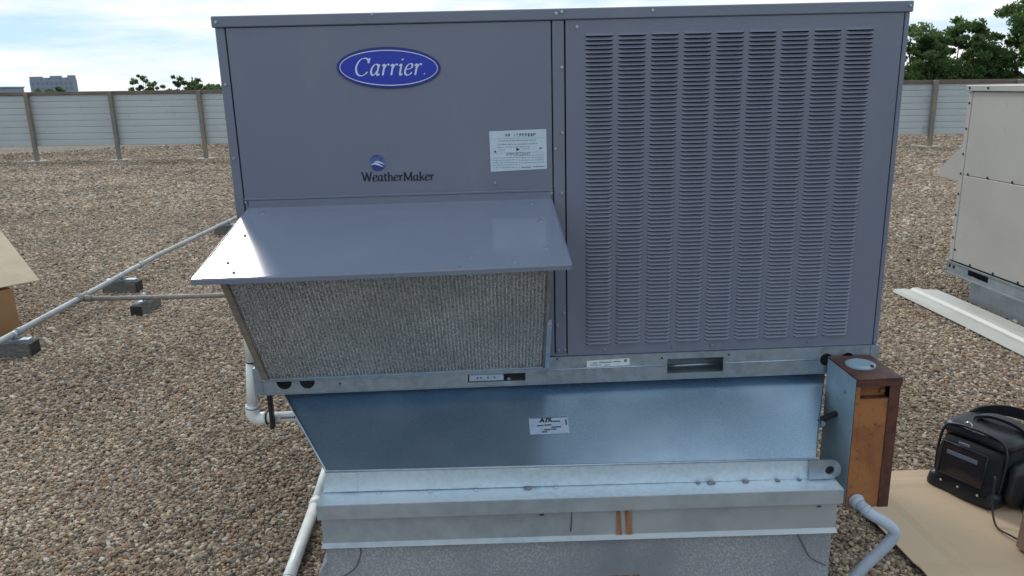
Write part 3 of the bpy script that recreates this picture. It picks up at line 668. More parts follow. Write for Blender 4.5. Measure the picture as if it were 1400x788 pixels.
# ================================================================== THE GREY ROOFTOP UNIT
ZB, ZT = 0.8634, 2.132
def unit():
    th = thing('rooftop_unit', 'large blue grey packaged air conditioner with louvered panel, blue oval emblem and intake hood', 'air conditioner', (1.119, 0.75, ZB))
    D = 1.50
    box('inner_shell', (.012, .014, .95), (1.112, D - .01, 2.10), 'gap_shade', th)
    box('coil', (1.112, .055, .95), (2.226, D - .01, 2.10), 'coil_dark', th)
    # top cover with a turned down edge
    cover = box('top_cover', (-.004, -.007, 2.0975), (2.242, D + .005, ZT), 'cabinet_paint', th, .003)
    # corner posts, centre post, panels
    P = lambda n, x0, x1, z0, z1, y0=0.0, y1=.012, m='cabinet_paint': box(n, (x0, y0, z0), (x1, y1, z1), m, th, .0018)
    P('corner_post', .004, .0325, .962, 2.0965, -.001, .03)
    P('corner_post', 2.2195, 2.2345, .962, 2.0965, -.001, .03)
    P('centre_post', 1.0685, 1.1065, .972, 2.0965, -.001)
    box('post_foot', (1.064, -.0005, .962), (1.110, .012, .9715), 'cabinet_paint', th)
    P('access_panel', .0365, 1.0645, 1.556, 2.0965)
    box('panel_lip', (.037, -.009, 1.5515), (1.064, -.0005, 1.5585), 'cabinet_paint', th, .001)
    box('side_panel', (.004, .031, .962), (.0115, D, 2.0965), 'cabinet_paint', th, .001)
    box('side_panel', (2.227, .031, .962), (2.2345, D, 2.0965), 'cabinet_paint', th, .001)
    box('back_panel', (.012, D - .009, .962), (2.226, D, 2.0965), 'cabinet_paint', th, .001)
    P('lower_panel', 1.030, 1.0645, .962, 1.5485)
    P('lower_panel_edge', .0365, .049, .962, 1.5485)
    # louvered panel: sheet around nine columns of stamped louvers
    x0, x1, z0, z1 = 1.1115, 2.2155, .962, 2.0965
    cols = [1.176 + .1068 * k for k in range(9)]; cw = .0885
    top, bot, NR = 2.056, 1.000, 79
    pitch = (top - bot) / NR
    holes = [rect(c, c + cw, bot + .0005, top) for c in cols]
    lp = plate_holes('louver_panel', rect(x0, x1, z0, z1), holes, 0.0, .0012, 'cabinet_paint', th)
    prof = [(0.0, 0.0), (-.21, -.0029), (-.45, -.0070), (-.71, -.0096)]        # (fraction of pitch, y)
    V, Fc = [], []
    ends = [0.0, .0045, .010, cw - .010, cw - .0045, cw]; k_end = [0, .62, 1, 1, .62, 0]
    for fz, y in prof:
        for ex, ke in zip(ends, k_end): V.append((ex, y * ke - (.0002), fz * pitch))
    ne = len(ends)
    for j in range(len(prof) - 1):
        for i in range(ne - 1):
            k = j * ne + i; Fc.append((k, k + ne, k + ne + 1, k + 1))
    # flat land between this slot and the next louver
    k = len(V); V += [(0, 0.0006, -.965 * pitch), (cw, .0006, -.965 * pitch), (cw, .0006, -1.0 * pitch), (0, .0006, -1.0 * pitch)]
    Fc.append((k, k + 3, k + 2, k + 1))
    first = None; count = 0; rest_v, rest_f = [], []
    for ci, cx in enumerate(cols):
        for rI in range(NR):
            z = top - rI * pitch
            if count < 300:
                if first is None: first = mesh('louver', V, Fc, 'cabinet_paint', lp, (cx, 0, z), smooth=True)
                else: inst(first, 'louver', lp, (cx, 0, z))
                count += 1
            else:
                kk = len(rest_v); rest_v += [(v[0] + cx, v[1], v[2] + z) for v in V]; rest_f += [tuple(i + kk for i in f) for f in Fc]
    tag(mesh('louver_field', rest_v, rest_f, 'cabinet_paint', lp, smooth=True), kind='stuff')
    # base rail: plate with round lifting holes and fork slots
    H = [circ(.105, .905, .0265), circ(.186, .905, .0265), circ(2.047, .913, .023), circ(2.125, .913, .023),
         rect(.753, .958, .878, .9065), rect(1.468, 1.671, .883, .938)]
    rail = plate_holes('base_rail', rect(.0, 2.238, ZB, .9605), H, -.010, -.006, 'galvanized', th)
    tube('rail_bend', [(.0, -.0095, .9145), (.075, -.0095, .9145)], .003, 'galvanized', rail, 8)
    for a, b in ((.215, .745), (.965, 1.462), (1.677, 2.02)):
        tube('rail_bend', [(a, -.0095, .9145), (b, -.0095, .9145)], .0030, 'galvanized', rail, 8)
    box('rail_foot', (0, -.012, ZB - .0035), (2.238, .03, ZB - .0003), 'galvanized', rail)
    box('rail_top', (.0, -.0055, .9555), (2.238, .05, .9605), 'galvanized', rail)
    box('rail_bottom', (.006, .0, ZB + .0005), (2.232, .0995, ZB + .003), 'galvanized_dull', th)
    box('rail_inner', (.01, .10, ZB), (2.228, .106, .955), 'galvanized_dull', th)
    box('corner_cap', (.0, -.0125, ZB + .001), (.0285, -.0105, .957), 'galvanized', rail)
    box('corner_cap', (2.207, -.0125, ZB + .001), (2.238, -.0105, .957), 'galvanized', rail)
    box('rail_side', (.0, -.0055, ZB), (.005, D, .955), 'galvanized', th); box('rail_side', (2.233, -.0055, ZB), (2.238, D, .955), 'galvanized', th)
    box('rail_back', (.006, D - .006, ZB), (2.232, D, .955), 'galvanized', th)
    # bracket and bolt inside the narrow slot, bar inside the fork slot
    br = box('slot_bracket', (.757, -.0055, .8795), (.880, .002, .9035), 'sticker_duct', rail, .001)
    for x in (.785, .797, .822, .846): box('bracket_hole', (x, -.0064, .889), (x + .004, -.0057, .895), 'ink', br)
    tube('slot_bolt', [(.899, -.010, .886), (.899, .006, .886)], .0065, 'screw', rail, 6, False)
    tube('slot_bar', [(1.47, .03, .896), (1.67, .03, .900)], .006, 'galvanized', th, 8)
    # rail sticker
    s = prism('rail_label', [(1.178, -.0108, .918), (1.332, -.0108, .921), (1.332, -.0108, .947), (1.178, -.0108, .943)], (0, .0006, 0), 'sticker_white', rail)
    bars('print', [(1.20, 1.215, .9325, .9365), (1.222, 1.268, .9335, .937), (1.272, 1.30, .9345, .938), (1.19, 1.232, .925, .9275), (1.24, 1.262, .9245, .9265), (1.311, 1.322, .934, .944)], -.0117, 'ink_grey', s)
    # screws
    sc_m = None
    pts = [(.012, -.0085, 2.114), (1.081, -.0085, 2.117), (1.099, -.0085, 2.1215), (1.39, -.0085, 2.12), (2.228, -.0085, 2.117), (.50, -.0085, 2.128),
           (.018, -.003, 1.925), (.018, -.003, 1.69), (.041, -.003, 1.545), (1.0595, -.003, 1.545),
           (1.0985, -.003, 1.952), (1.0985, -.003, 1.744), (1.0745, -.003, 1.692), (1.0945, -.003, 1.544), (1.0755, -.003, 1.078), (1.098, -.003, 1.122),
           (1.078, -.003, .985), (1.102, -.003, .985), (.870, -.002, 1.585), (1.245, -.002, .98), (1.49, -.002, .981), (1.63, -.002, .98), (1.98, -.002, .982), (1.148, -.002, 2.075),
           (2.224, -.003, .975)]
    for p in pts:
        if sc_m is None:
            bm = bmesh.new()
            bmesh.ops.create_cone(bm, cap_ends=True, segments=12, radius1=.0058, radius2=.0052, depth=.0014, matrix=Matrix.Rotation(R(90), 4, 'X'))
            bmesh.ops.create_cone(bm, cap_ends=True, segments=6, radius1=.0042, radius2=.0038, depth=.004, matrix=Matrix.Translation((0, -.0026, 0)) @ Matrix.Rotation(R(90), 4, 'X'))
            sc_m = from_bm('screw', bm, 'screw', th, p)
        else: inst(sc_m, 'screw', th, p)
    for x, z in ((1.448, .943), (1.69, .946), (.30, .893), (1.072, .955)):
        tube('rail_screw', [(x, -.0125, z), (x, -.0095, z)], .0035, 'screw_dark', rail, 8, False)
    # ---- oval emblem
    cx, cz, ax, az_ = .541, 1.9635, .166, .0645
    def ell(a, b, y, n=64): return [(cx + a * math.cos(2 * math.pi * k / n), y, cz + b * math.sin(2 * math.pi * k / n) + .004 * math.cos(2 * math.pi * k / n) * -1) for k in range(n)]
    em = prism('emblem', list(reversed(ell(ax, az_, -.0040))), (0, .0038, 0), 'logo_navy', th)
    n = 64; o1 = ell(ax * .945, az_ * .86, -.0043); o2 = ell(ax * .932, az_ * .815, -.0043)
    mesh('emblem_ring', o1 + o2, [(k, (k + 1) % n, n + (k + 1) % n, n + k) for k in range(n)], 'logo_white', em)
    mesh('emblem_field', ell(ax * .929, az_ * .81, -.0044), [tuple(range(n))], 'logo_blue', em)
    lettering('emblem_lettering', 'Carrier', cx - .112, cz - .0215, .076, -.0049, 'logo_white', em, thick=.088, thin=.032, slant=.24, track=.015, width=.216, rot=-.012)
    tube('registered_mark', [(cx + .113, -.0046, cz - .021), (cx + .113, -.0049, cz - .021)], .0022, 'logo_white', em, 8, False)
    # ---- round badge with two swooshes over the product name
    gx, gz, gr = .484, 1.662, .0265
    gl = prism('round_badge', [(gx + gr * math.cos(-2 * math.pi * k / 32), -.0016, gz + gr * math.sin(-2 * math.pi * k / 32)) for k in range(32)], (0, .0014, 0), 'globe', th)
    V, Fc = [], []
    for pts, w in (([(-.022, -.005), (-.008, -.002), (.004, -.006), (.018, -.013)], .0026), ([(-.012, .003), (0, .004), (.012, 0), (.0235, -.006)], .0022)):
        S = spline(pts, 6); k = len(V)
        for i, p in enumerate(S):
            t = i / (len(S) - 1); ww = w * math.sin(math.pi * min(max(t, .06), .94)) + .0004
            V += [(gx + p[0], -.0021, gz + p[1] + ww), (gx + p[0], -.0021, gz + p[1] - ww)]
        for i in range(len(S) - 1): Fc.append((k + 2 * i, k + 2 * i + 1, k + 2 * i + 3, k + 2 * i + 2))
    mesh('badge_swoosh', V, Fc, 'logo_white', gl)
    lettering('name_lettering', 'WeatherMaker', .427, 1.603, .041, -.0006, 'ink', th, thick=.135, thin=.05, track=.0, width=.243, rot=-.014)
    # ---- instruction sticker
    st = prism('instruction_sticker', [(.858, -.0012, 1.622), (1.0455, -.0012, 1.6265), (1.0455, -.0012, 1.757), (.8565, -.0012, 1.7545)], (0, .001, 0), 'sticker', th)
    r2 = random.Random(5); B = []
    def scr(xa, xb, z, h):
        x = xa
        while x < xb:
            w = r2.uniform(.003, .012); B.append((x, min(x + w, xb), z, z + h)); x += w + r2.uniform(.0012, .003)
    scr(.888, 1.012, 1.7215, .0020); scr(.884, 1.018, 1.7095, .0020); scr(.882, .99, 1.701, .0014)
    for z in (1.6665, 1.6585, 1.6505, 1.6425, 1.634): scr(.866, .95, z, .0014)
    for z in (1.6725, 1.6645, 1.6565, 1.648): scr(.958, 1.038, z, .0014)
    scr(.886, .908, 1.692, .0014); scr(.968, .99, 1.694, .0014)
    B += [(.862, 1.04, 1.7295, 1.7301), (.862, 1.04, 1.6825, 1.683), (.9535, .9541, 1.628, 1.676), (.960, .992, 1.6325, 1.635), (1.0, 1.038, 1.634, 1.6365)]
    x = .892
    while x < 1.005:
        if r2.random() < .86:
            B.append((x, x + .0016, 1.7345, 1.7445))
            if r2.random() < .6: B.append((x, x + .006, 1.7345 + r2.choice((0, .0045, .0085)), 1.7345 + .0105))
        x += .0092
    bars('print', B, -.0018, 'ink_grey', st)
    typeset('heading', 'IMPORTANT', .951, 1.6735, .0145, -.0018, 'ink_grey', st, 1.0)
    mesh('arrow', [(.945, -.0018, 1.688), (.956, -.0018, 1.6935), (.945, -.0018, 1.6995)], [(0, 1, 2)], 'ink', st)
    mesh('arrow', [(.869, -.0018, 1.688), (.8775, -.0018, 1.684), (.8775, -.0018, 1.692)], [(0, 1, 2)], 'ink', st)
    mesh('arrow', [(1.022, -.0018, 1.692), (1.033, -.0018, 1.6955), (1.022, -.0018, 1.698)], [(0, 1, 2)], 'ink', st)
    # ---- intake hood
    rl, rr, fl, fr = .047, 1.060, -.012, 1.079
    zr_, yf, zf = 1.527, -.420, 1.391
    def top(u, v):      # u across, v from rear to front
        x = (rl + (fl - rl) * v) * (1 - u) + (rr + (fr - rr) * v) * u
        return Vector((x, -.006 + (yf + .006) * v, zr_ + (zf - zr_) * v - .003 * math.sin(math.pi * v) - .0022 * math.sin(math.pi * u) * v + .008 * (u - .5) * v))
    nu, nv = 24, 10; V, Fc = [], []
    for j in range(nv + 1):
        for i in range(nu + 1): V.append(top(i / nu, j / nv))
    for j in range(nv):
        for i in range(nu):
            k = j * (nu + 1) + i; Fc.append((k, k + nu + 1, k + nu + 2, k + 1))
    k0 = len(V)
    for j in range(nv + 1):
        for i in range(nu + 1): V.append(top(i / nu, j / nv) - Vector((0, 0, .003)))
    for j in range(nv):
        for i in range(nu):
            k = k0 + j * (nu + 1) + i; Fc.append((k, k + 1, k + nu + 2, k + nu + 1))
    hood = mesh('intake_hood', V, Fc, 'hood_paint', th, smooth=True)
    # front lip, side edges, rear upstand
    V, Fc = [], []
    for i in range(nu + 1):
        p = top(i / nu, 1.0); V += [p + Vector((0, -.0008, .0006)), p + Vector((0, -.004, -.004)), p + Vector((0, -.004, -.017)), p + Vector((0, -.001, -.017)), p + Vector((0, -.001, -.0028))]
    for i in range(nu):
        for q in range(4): Fc.append((5 * i + q, 5 * (i + 1) + q, 5 * (i + 1) + q + 1, 5 * i + q + 1))
    mesh('front_lip', V, Fc, 'cabinet_paint', hood, smooth=False)
    for u in (0, 1):
        a, b = top(u, 0.02), top(u, 1); sgn = -1 if u == 0 else 1
        prism('side_lip', [a, b, b - Vector((0, 0, .016)), a - Vector((0, 0, .016))], (sgn * .0015, 0, 0), 'cabinet_paint', hood)
    box('rear_upstand', (rl + .003, -.0075, zr_ - .002), (rr - .003, -.0045, 1.5508), 'cabinet_paint', hood, .0008)
    # side cheeks between hood and cabinet
    for x in (.052, 1.0185):
        prism('side_cheek', [(x, -.004, 1.522), (x, -.355, 1.402), (x, -.030, .93), (x, -.004, .93)], (.002, 0, 0), 'filter_frame', hood)
    # filter: pleated aluminium mesh between hood front and base rail
    A, B_ = Vector((.060, -.365, 1.378)), Vector((1.016, -.365, 1.386)); Cc, Dd = Vector((.050, -.020, .928)), Vector((1.022, -.020, .936))
    nrm = (B_ - A).cross(Cc - A).normalized()
    if nrm.y > 0: nrm = -nrm
    nu, nv = 330, 60; g = np.random.default_rng(9); V, Fc = [], []
    for j in range(nv + 1):
        for i in range(nu + 1):
            u, v = i / nu, j / nv
            p = A.lerp(B_, u).lerp(Cc.lerp(Dd, u), v)
            p = p + nrm * (.0062 * math.sin(2 * math.pi * u * 82 + .35 * math.sin(v * 9)) + g.uniform(-.0007, .0007))
            V.append(p)
    for j in range(nv):
        for i in range(nu):
            k = j * (nu + 1) + i; Fc.append((k, k + nu + 1, k + nu + 2, k + 1))
    filt = mesh('air_filter', V, Fc, 'filter_mesh', hood, smooth=True)
    def bar(name, p, q, w, t, mat, par):       # flat bar on the filter face
        d = (q - p); side = d.cross(nrm).normalized() * w
        obox(name, p - side / 2 - nrm * .004, d, side, nrm * t, mat, par, .001)
    bar('frame_bar', A + Vector((-.004, 0, 0)), Cc + Vector((-.004, 0, 0)), .020, .014, 'filter_frame', filt)
    bar('frame_bar', B_ + Vector((.004, 0, 0)), Dd + Vector((.004, 0, 0)), .010, .012, 'filter_frame', filt)
    bar('frame_bar', Cc + Vector((0, 0, -.003)), Dd + Vector((0, 0, -.003)), .010, .012, 'galvanized', filt)
    bar('filter_clip', B_.lerp(Dd, .52) + Vector((.012, 0, 0)), Dd + Vector((.012, 0, 0)), .016, .018, 'galvanized', hood)
    box('bottom_flange', (.040, -.0165, .9105), (1.034, -.0125, .9245), 'galvanized', hood, .001)
    # hood screws
    for (u, v) in ((.055, .42), (.065, .80), (.10, .93), (.93, .07), (.945, .36), (.945, .76), (.85, .93), (.70, .985), (.735, .84), (.06, .09)):
        p = top(u, v); inst(sc_m, 'screw', hood, p + Vector((0, 0, .0012)), (R(-72), 0, 0))
unit()

# ================================================================== JUNCTION BOX AND CONDUIT AT THE RIGHT END
def jbox():
    th = thing('disconnect_box', 'tall rusty steel electrical box with blue grey side at the right end of the duct', 'electrical box', (2.12, -.13, .445))
    x0, x1, y0, y1, z0, z1 = 2.050, 2.200, -.240, -.020, .447, .928
    box('side_plate', (x0 - .002, y0 + .004, z0), (x0, y1, z1 - .006), 'box_blue', th, .0008)
    box('back_plate', (x0, y1 - .002, z0), (x1, y1, z1 - .006), 'rust_dark', th)
    box('side_plate', (x1 - .002, y0 + .004, z0), (x1, y1 - .0025, z1 - .006), 'rust_dark', th, .0008)
    box('bottom_plate', (x0 + .0005, y0 + .004, z0), (x1 - .0025, y1 - .0025, z0 + .002), 'rust', th)
    cap = box('top_plate', (x0 - .003, y0 - .004, z1 - .0055), (x1 + .003, y1 + .002, z1), 'rust_dark', th, .001)
    box('front_skirt', (x0 - .002, y0 - .004, z1 - .028), (x1 + .003, y0 - .002, z1 - .006), 'rust_dark', cap)
    box('front_flange', (x0, y0, z0), (x0 + .014, y0 + .003, z1 - .030), 'rust', th)
    box('front_flange', (x1 - .036, y0, z0), (x1, y0 + .003, z1 - .030), 'rust_dark', th)
    box('front_panel', (x0 + .0145, y0 + .0035, z0 + .003), (x1 - .0365, y0 + .0055, z1 - .075), 'rust', th)
    box('front_panel_top', (x0 + .0145, y0 + .028, z1 - .074), (x1 - .0365, y0 + .030, z1 - .030), 'rust', th)
    box('panel_ledge', (x0 + .0145, y0 + .0035, z1 - .0745), (x1 - .0365, y0 + .030, z1 - .072), 'rust_dark', th)
    tube('latch_stud', [(x0 + .10, y0 + .028, z1 - .055), (x0 + .10, y0 + .016, z1 - .055)], .008, 'rust', th, 10)
    # round closure plate on top
    c = (2.118, -.118)
    V, Fc = tube_geo([(c[0], c[1], z1 + .0003), (c[0], c[1], z1 + .006), (c[0], c[1], z1 + .011)], [.050, .050, .040], 28)
    kp = mesh('closure_plate', V, Fc, 'box_blue', cap, smooth=False)
    tube('plate_screw', [(c[0] + .022, c[1] - .038, z1 + .004), (c[0] + .022, c[1] - .038, z1 + .014)], .006, 'rust_dark', kp, 8, False)
    tube('side_stud', [(x0 - .007, -.17, .855), (x0 - .0015, -.17, .855)], .006, 'screw', th, 10, False)
    # strut to the duct
    obox('mount_bracket', (1.975, -.145, .725), (.075, .012, .022), (0, .02, 0), (-.004, 0, .014), 'screw_dark', th, .002)
    tube('bracket_bolt', [(1.985, -.148, .731), (1.985, -.160, .731)], .009, 'galvanized', th, 8, False)
    # conduit connector
    tube('conduit_connector', [(2.085, -.225, .478), (2.085, -.252, .476), (2.088, -.262, .474)], [.024, .024, .021], 'conduit_grey', th, 14)
    tube('connector_ring', [(2.085, -.240, .477), (2.085, -.246, .4765)], .027, 'conduit_grey', th, 14)
    t2 = thing('flexible_conduit', 'grey flexible conduit looping from the rusty box down to the gravel', 'conduit', (2.06, -.3, 0))
    pts = spline([(2.089, -.262, .474), (2.105, -.300, .462), (2.150, -.325, .438), (2.180, -.330, .402), (2.160, -.320, .345), (2.105, -.300, .255), (2.060, -.275, .150), (2.030, -.24, .05), (2.02, -.22, .0)], 10)
    tube('conduit_tube', pts, .0195, 'conduit_grey', t2, 14)
    for q in (6, 9): tube('conduit_collar', [pts[q], pts[q + 1]], .0215, 'conduit_grey', t2, 14)
jbox()

# ================================================================== PVC DRAIN AND GAS PIPING
def pipes():
    th = thing('drain_trap', 'white plastic drain pipe with elbow below the left corner of the unit', 'drain pipe', (-.08, .2, .66))
    tube('upper_pipe', [(.0, .2, 1.085), (-.045, .2, 1.08), (-.062, .2, 1.05), (-.064, .2, .92)], .0235, 'pvc_white', th, 16)
    tube('riser', [(-.066, .2, .93), (-.085, .2, .725)], .0205, 'pvc_white', th, 16)
    tube('coupling_ring', [(-.064, .2, .916), (-.0645, .2, .911)], .0245, 'black_plastic', th, 16)
    tube('elbow', spline([(-.084, .2, .738), (-.0865, .2, .705), (-.07, .2, .682), (-.035, .2, .682)], 5), .025, 'pvc_white', th, 16)
    tube('elbow_ring', [(-.0845, .2, .729), (-.085, .2, .725)], .0258, 'ink_grey', th, 16)
    tube('run', [(-.05, .2, .683), (.30, .2, .688)], .0205, 'pvc_white', th, 16)
    tube('elbow_ring', [(-.034, .2, .682), (-.030, .2, .682)], .0258, 'ink', th, 16)
    box('pipe_strap', (-.010, .150, .655), (.004, .178, .872), 'black_plastic', th, .002)
    B = []
    r2 = random.Random(3); x = .025
    while x < .085: w = r2.uniform(.003, .006); B.append((x, x + w, .684, .693)); x += w + .003
    bars('print', B, .1785, 'ink', th)
    t2 = thing('drain_line', 'long white plastic drain line on the gravel left of the curb', 'drain pipe', (0.005, .3, .04))
    tube('line_pipe', [(-.020, 1.60, .045), (-.012, 1.08, .05), (.004, .66, .047)], .0225, 'pvc_white', t2, 16)
    tube('line_pipe', [(.004, .66, .046), (.010, .24, .045), (.014, .03, .045)], .0245, 'pvc_white', t2, 16)
    tube('coupling', [(.013, .06, .045), (.015, -.12, .045)], .031, 'pvc_white', t2, 16)
    tube('coupling', [(.0035, .68, .046), (.005, .63, .046)], .0285, 'pvc_white', t2, 16)
    tube('ring_mark', [(.0128, .085, .045), (.0129, .082, .045)], .0249, 'ink_grey', t2, 16)
    tube('tail_pipe', [(.013, -.02, .045), (.12, -.03, .045), (.20, -.035, .045)], .02, 'pvc_white', t2, 14)
    # gas line
    t3 = thing('gas_pipe', 'long grey steel gas pipe running back across the gravel with a side branch', 'pipe', (-2.76, 5, .15))
    tube('main_pipe', [(-2.752, 2.0, .17), (-2.757, 2.965, .17), (-2.765, 4.044, .17), (-2.795, 5.95, .172), (-2.70, 8.341, .17), (-2.55, 11.5, .17)], .0245, 'gas_pipe', t3, 14)
    tube('branch_pipe', [(-2.765, 4.20, .155), (-2.164, 4.181, .15), (-1.482, 4.165, .15), (.1, 4.13, .15)], .021, 'gas_pipe_dark', t3, 12)
    tube('tee', [(-2.764, 4.12, .170), (-2.767, 4.28, .170)], .033, 'gas_pipe_dark', t3, 14)
    tube('tee_outlet', [(-2.765, 4.20, .160), (-2.68, 4.197, .155)], .03, 'gas_pipe_dark', t3, 14)
    tube('coupling', [(-2.757, 3.17, .17), (-2.757, 3.23, .17)], .030, 'gas_pipe', t3, 14)
    tube('coupling', [(-2.79, 5.45, .172), (-2.79, 5.53, .172)], .031, 'gas_pipe', t3, 14)
    def support(label, c, ang, lx_, ly_, h, clampdir):
        t = thing('pipe_support', label, 'pipe support', (c[0], c[1], 0), 'pipe supports on the gravel')
        X = Vector((math.cos(ang), math.sin(ang), 0)); Yv = Vector((-X.y, X.x, 0))
        o = Vector((c[0], c[1], -.002)) - X * lx_ / 2 - Yv * ly_ / 2
        obox('block', o, X * lx_, Yv * ly_, Vector((0, 0, h)), 'wood_block', t, .008, 2)
        obox('cap_channel', o + X * .02 + Yv * ly_ * .28 + Vector((0, 0, h)), X * (lx_ - .04), Yv * ly_ * .44, Vector((0, 0, .018)), 'galvanized', t, .002)
        obox('end_cap', o - X * .006 + Yv * .006 + Vector((0, 0, .006)), X * .0055, Yv * (ly_ - .012), Vector((0, 0, h - .012)), 'black_plastic', t, .001)
        obox('end_cap', o + X * (lx_ + .0005) + Yv * .006 + Vector((0, 0, .006)), X * .0055, Yv * (ly_ - .012), Vector((0, 0, h - .012)), 'black_plastic', t, .001)
        cd = Vector(clampdir); p = Vector((c[0], c[1], h + .02))
        tube('clamp', [p + cd * -.014 + Vector((0, 0, .026)), p + cd * .014 + Vector((0, 0, .026))], .031, 'galvanized', t, 14)
    support('dark block support under the gas pipe at the left edge', (-2.757, 3.13, 0), 0.05, .28, .14, .118, (0, 1, 0))
    support('long dark block support under the gas pipe behind the branch', (-2.785, 5.02, 0), -0.10, .34, .13, .120, (0, 1, 0))
    support('farthest dark block support, beside the corner of the hood', (-2.70, 8.15, 0), 0.0, .36, .14, .120, (0, 1, 0))
    support('small pale topped block support under the side branch pipe', (-2.245, 4.26, 0), 1.45, .32, .115, .100, (1, 0, 0))
pipes()

# ================================================================== PALE NEIGHBOURING UNIT AND METAL TRIM
def neighbour():
    th = thing('pale_rooftop_unit', 'off white older rooftop unit on a curb at the right edge', 'air conditioner', (5.6, 2.8, 0))
    X0, X1, Y0, Y1 = 4.905, 6.25, 1.65, 3.90
    box('curb_wall', (4.965, 1.75, -.01), (6.19, 3.64, .205), 'unit_base', th, .004)
    H = [rect(3.33, 3.60, .245, .295), circ(3.80, .272, .018, 12), circ(3.86, .272, .018, 12)]
    # rail on the visible side: plate in YZ
    bm = bmesh.new(); edges = []
    for loop in [[(Y0, .205), (Y1, .205), (Y1, .315), (Y0, .315)]] + H:
        vs = [bm.verts.new((X0, p[0], p[1])) for p in loop]
        for i in range(len(vs)): edges.append(bm.edges.new((vs[i], vs[(i + 1) % len(vs)])))
    bmesh.ops.triangle_fill(bm, use_beauty=True, edges=edges)
    ex = bmesh.ops.extrude_face_region(bm, geom=list(bm.faces))
    for v in [g for g in ex['geom'] if isinstance(g, bmesh.types.BMVert)]: v.co.x = X0 + .004
    rail = from_bm('base_rail', bm, 'unit_base', th)
    box('rail_lip', (X0 - .014, Y0, .205), (X0 + .02, Y1 + .01, .216), 'unit_base', rail)
    box('rail_lip', (X0 - .008, Y0, .304), (X0 - .0005, Y1 + .004, .315), 'unit_base', rail)
    box('rail_core', (X0 + .10, Y0 + .02, .21), (X1 - .02, Y1 - .02, .318), 'gap_shade', th)
    box('rail_end', (X0, Y1 - .004, .2165), (X1, Y1, .3145), 'unit_base', th)
    box('core', (X0 + .025, Y0 + .02, .325), (X1 - .02, Y1 - .02, 1.76), 'gap_shade', th)
    box('lower_panel', (X0 + .012, Y0, .322), (X0 + .030, Y1 - .055, 1.063), 'unit_white', th, .003)
    box('upper_panel', (X0 + .012, Y0, 1.068), (X0 + .030, Y1 - .055, 1.752), 'unit_white', th, .003)
    box('corner_post', (X0 + .010, Y1 - .051, .322), (X0 + .06, Y1, 1.752), 'unit_white', th, .003)
    box('end_panel', (X0 + .062, Y1 - .018, .322), (X1, Y1 - .001, 1.752), 'unit_white', th, .003)
    box('near_panel', (X0 + .032, Y0 + .001, .322), (X1, Y0 + .018, 1.752), 'unit_white', th, .003)
    box('top_cover', (X0 - .012, Y0 - .01, 1.757), (X1 + .01, Y1 + .015, 1.805), 'unit_white', th, .005)
    hood = prism('end_hood', [(X0 + .08, Y1, 1.36), (X0 + .08, Y1 + .22, 1.22), (X0 + .08, Y1 + .42, 1.06), (X0 + .08, Y1 + .40, 1.00), (X0 + .08, Y1, .98)], (1.0, 0, 0), 'unit_white', th, .004)
    box('gauge_cover', (X0 + .05, Y1, 1.50), (X0 + .12, Y1 + .05, 1.60), 'sticker_white', th, .01)
    s0 = None
    P = [(X0 - .013, y, 1.783) for y in (3.86, 3.62, 3.05, 2.5)] + [(X0 + .009, 3.875, z) for z in (1.66, 1.45, 1.24, 1.075, .90, .72, .52)] + \
        [(X0 + .011, y, 1.078) for y in (3.78, 3.52, 3.22, 2.9)] + [(X0 + .011, 3.83, .42), (X0 + .011, 3.6, .334), (X0 + .011, 3.3, .334), (X0 + .011, 3.0, .334)]
    for p in P:
        if s0 is None:
            bm = bmesh.new(); bmesh.ops.create_cone(bm, cap_ends=True, segments=8, radius1=.011, radius2=.009, depth=.006, matrix=Matrix.Rotation(R(90), 4, 'Y'))
            s0 = from_bm('screw', bm, 'screw_dark', th, p)
        else: inst(s0, 'screw', th, p)
    # loose trim panel on the gravel
    a, b, c, d = Vector((4.478, 3.97, 0)), Vector((4.86, 4.135, 0)), Vector((5.04, 2.99, 0)), Vector((4.49, 2.25, 0))
    ux = (d - a).normalized(); L_ = 3.4; w = (b - a); w = w - ux * w.dot(ux); W = w.length; wv = w.normalized()
    prof = [(0, .022), (.012, .046), (.08, .052), (.13, .045), (.15, .062), (.19, .066), (.22, .050), (.34, .047), (.375, .030)]
    V, Fc = [], []
    for t in np.linspace(0, L_, 14):
        for (q, z) in prof:
            e = a + ux * t + wv * q * (W / .36) + Vector((0, 0, z + .004 * math.sin(t * 2.1)))
            V.append(e + ux * (0.06 * q if t > 0 else .25 * q))
    n = len(prof); top = len(V)
    V += [v - Vector((0, 0, .004)) for v in V]
    for i in range(13):
        for j in range(n - 1):
            k = i * n + j; Fc.append((k, k + 1, k + n + 1, k + n)); Fc.append((top + k, top + k + n, top + k + n + 1, top + k + 1))
    for i in range(13):
        Fc.append((i * n, (i + 1) * n, top + (i + 1) * n, top + i * n)); k = i * n + n - 1; Fc.append((k, top + k, top + k + n, k + n))
    for j in range(n - 1): Fc.append((j, top + j, top + j + 1, j + 1))
    o = mesh('trim_panel', V, Fc, 'trim_white', None); tag(o, 'long off white folded metal trim lying on gravel beside the pale unit', 'metal panel')
neighbour()

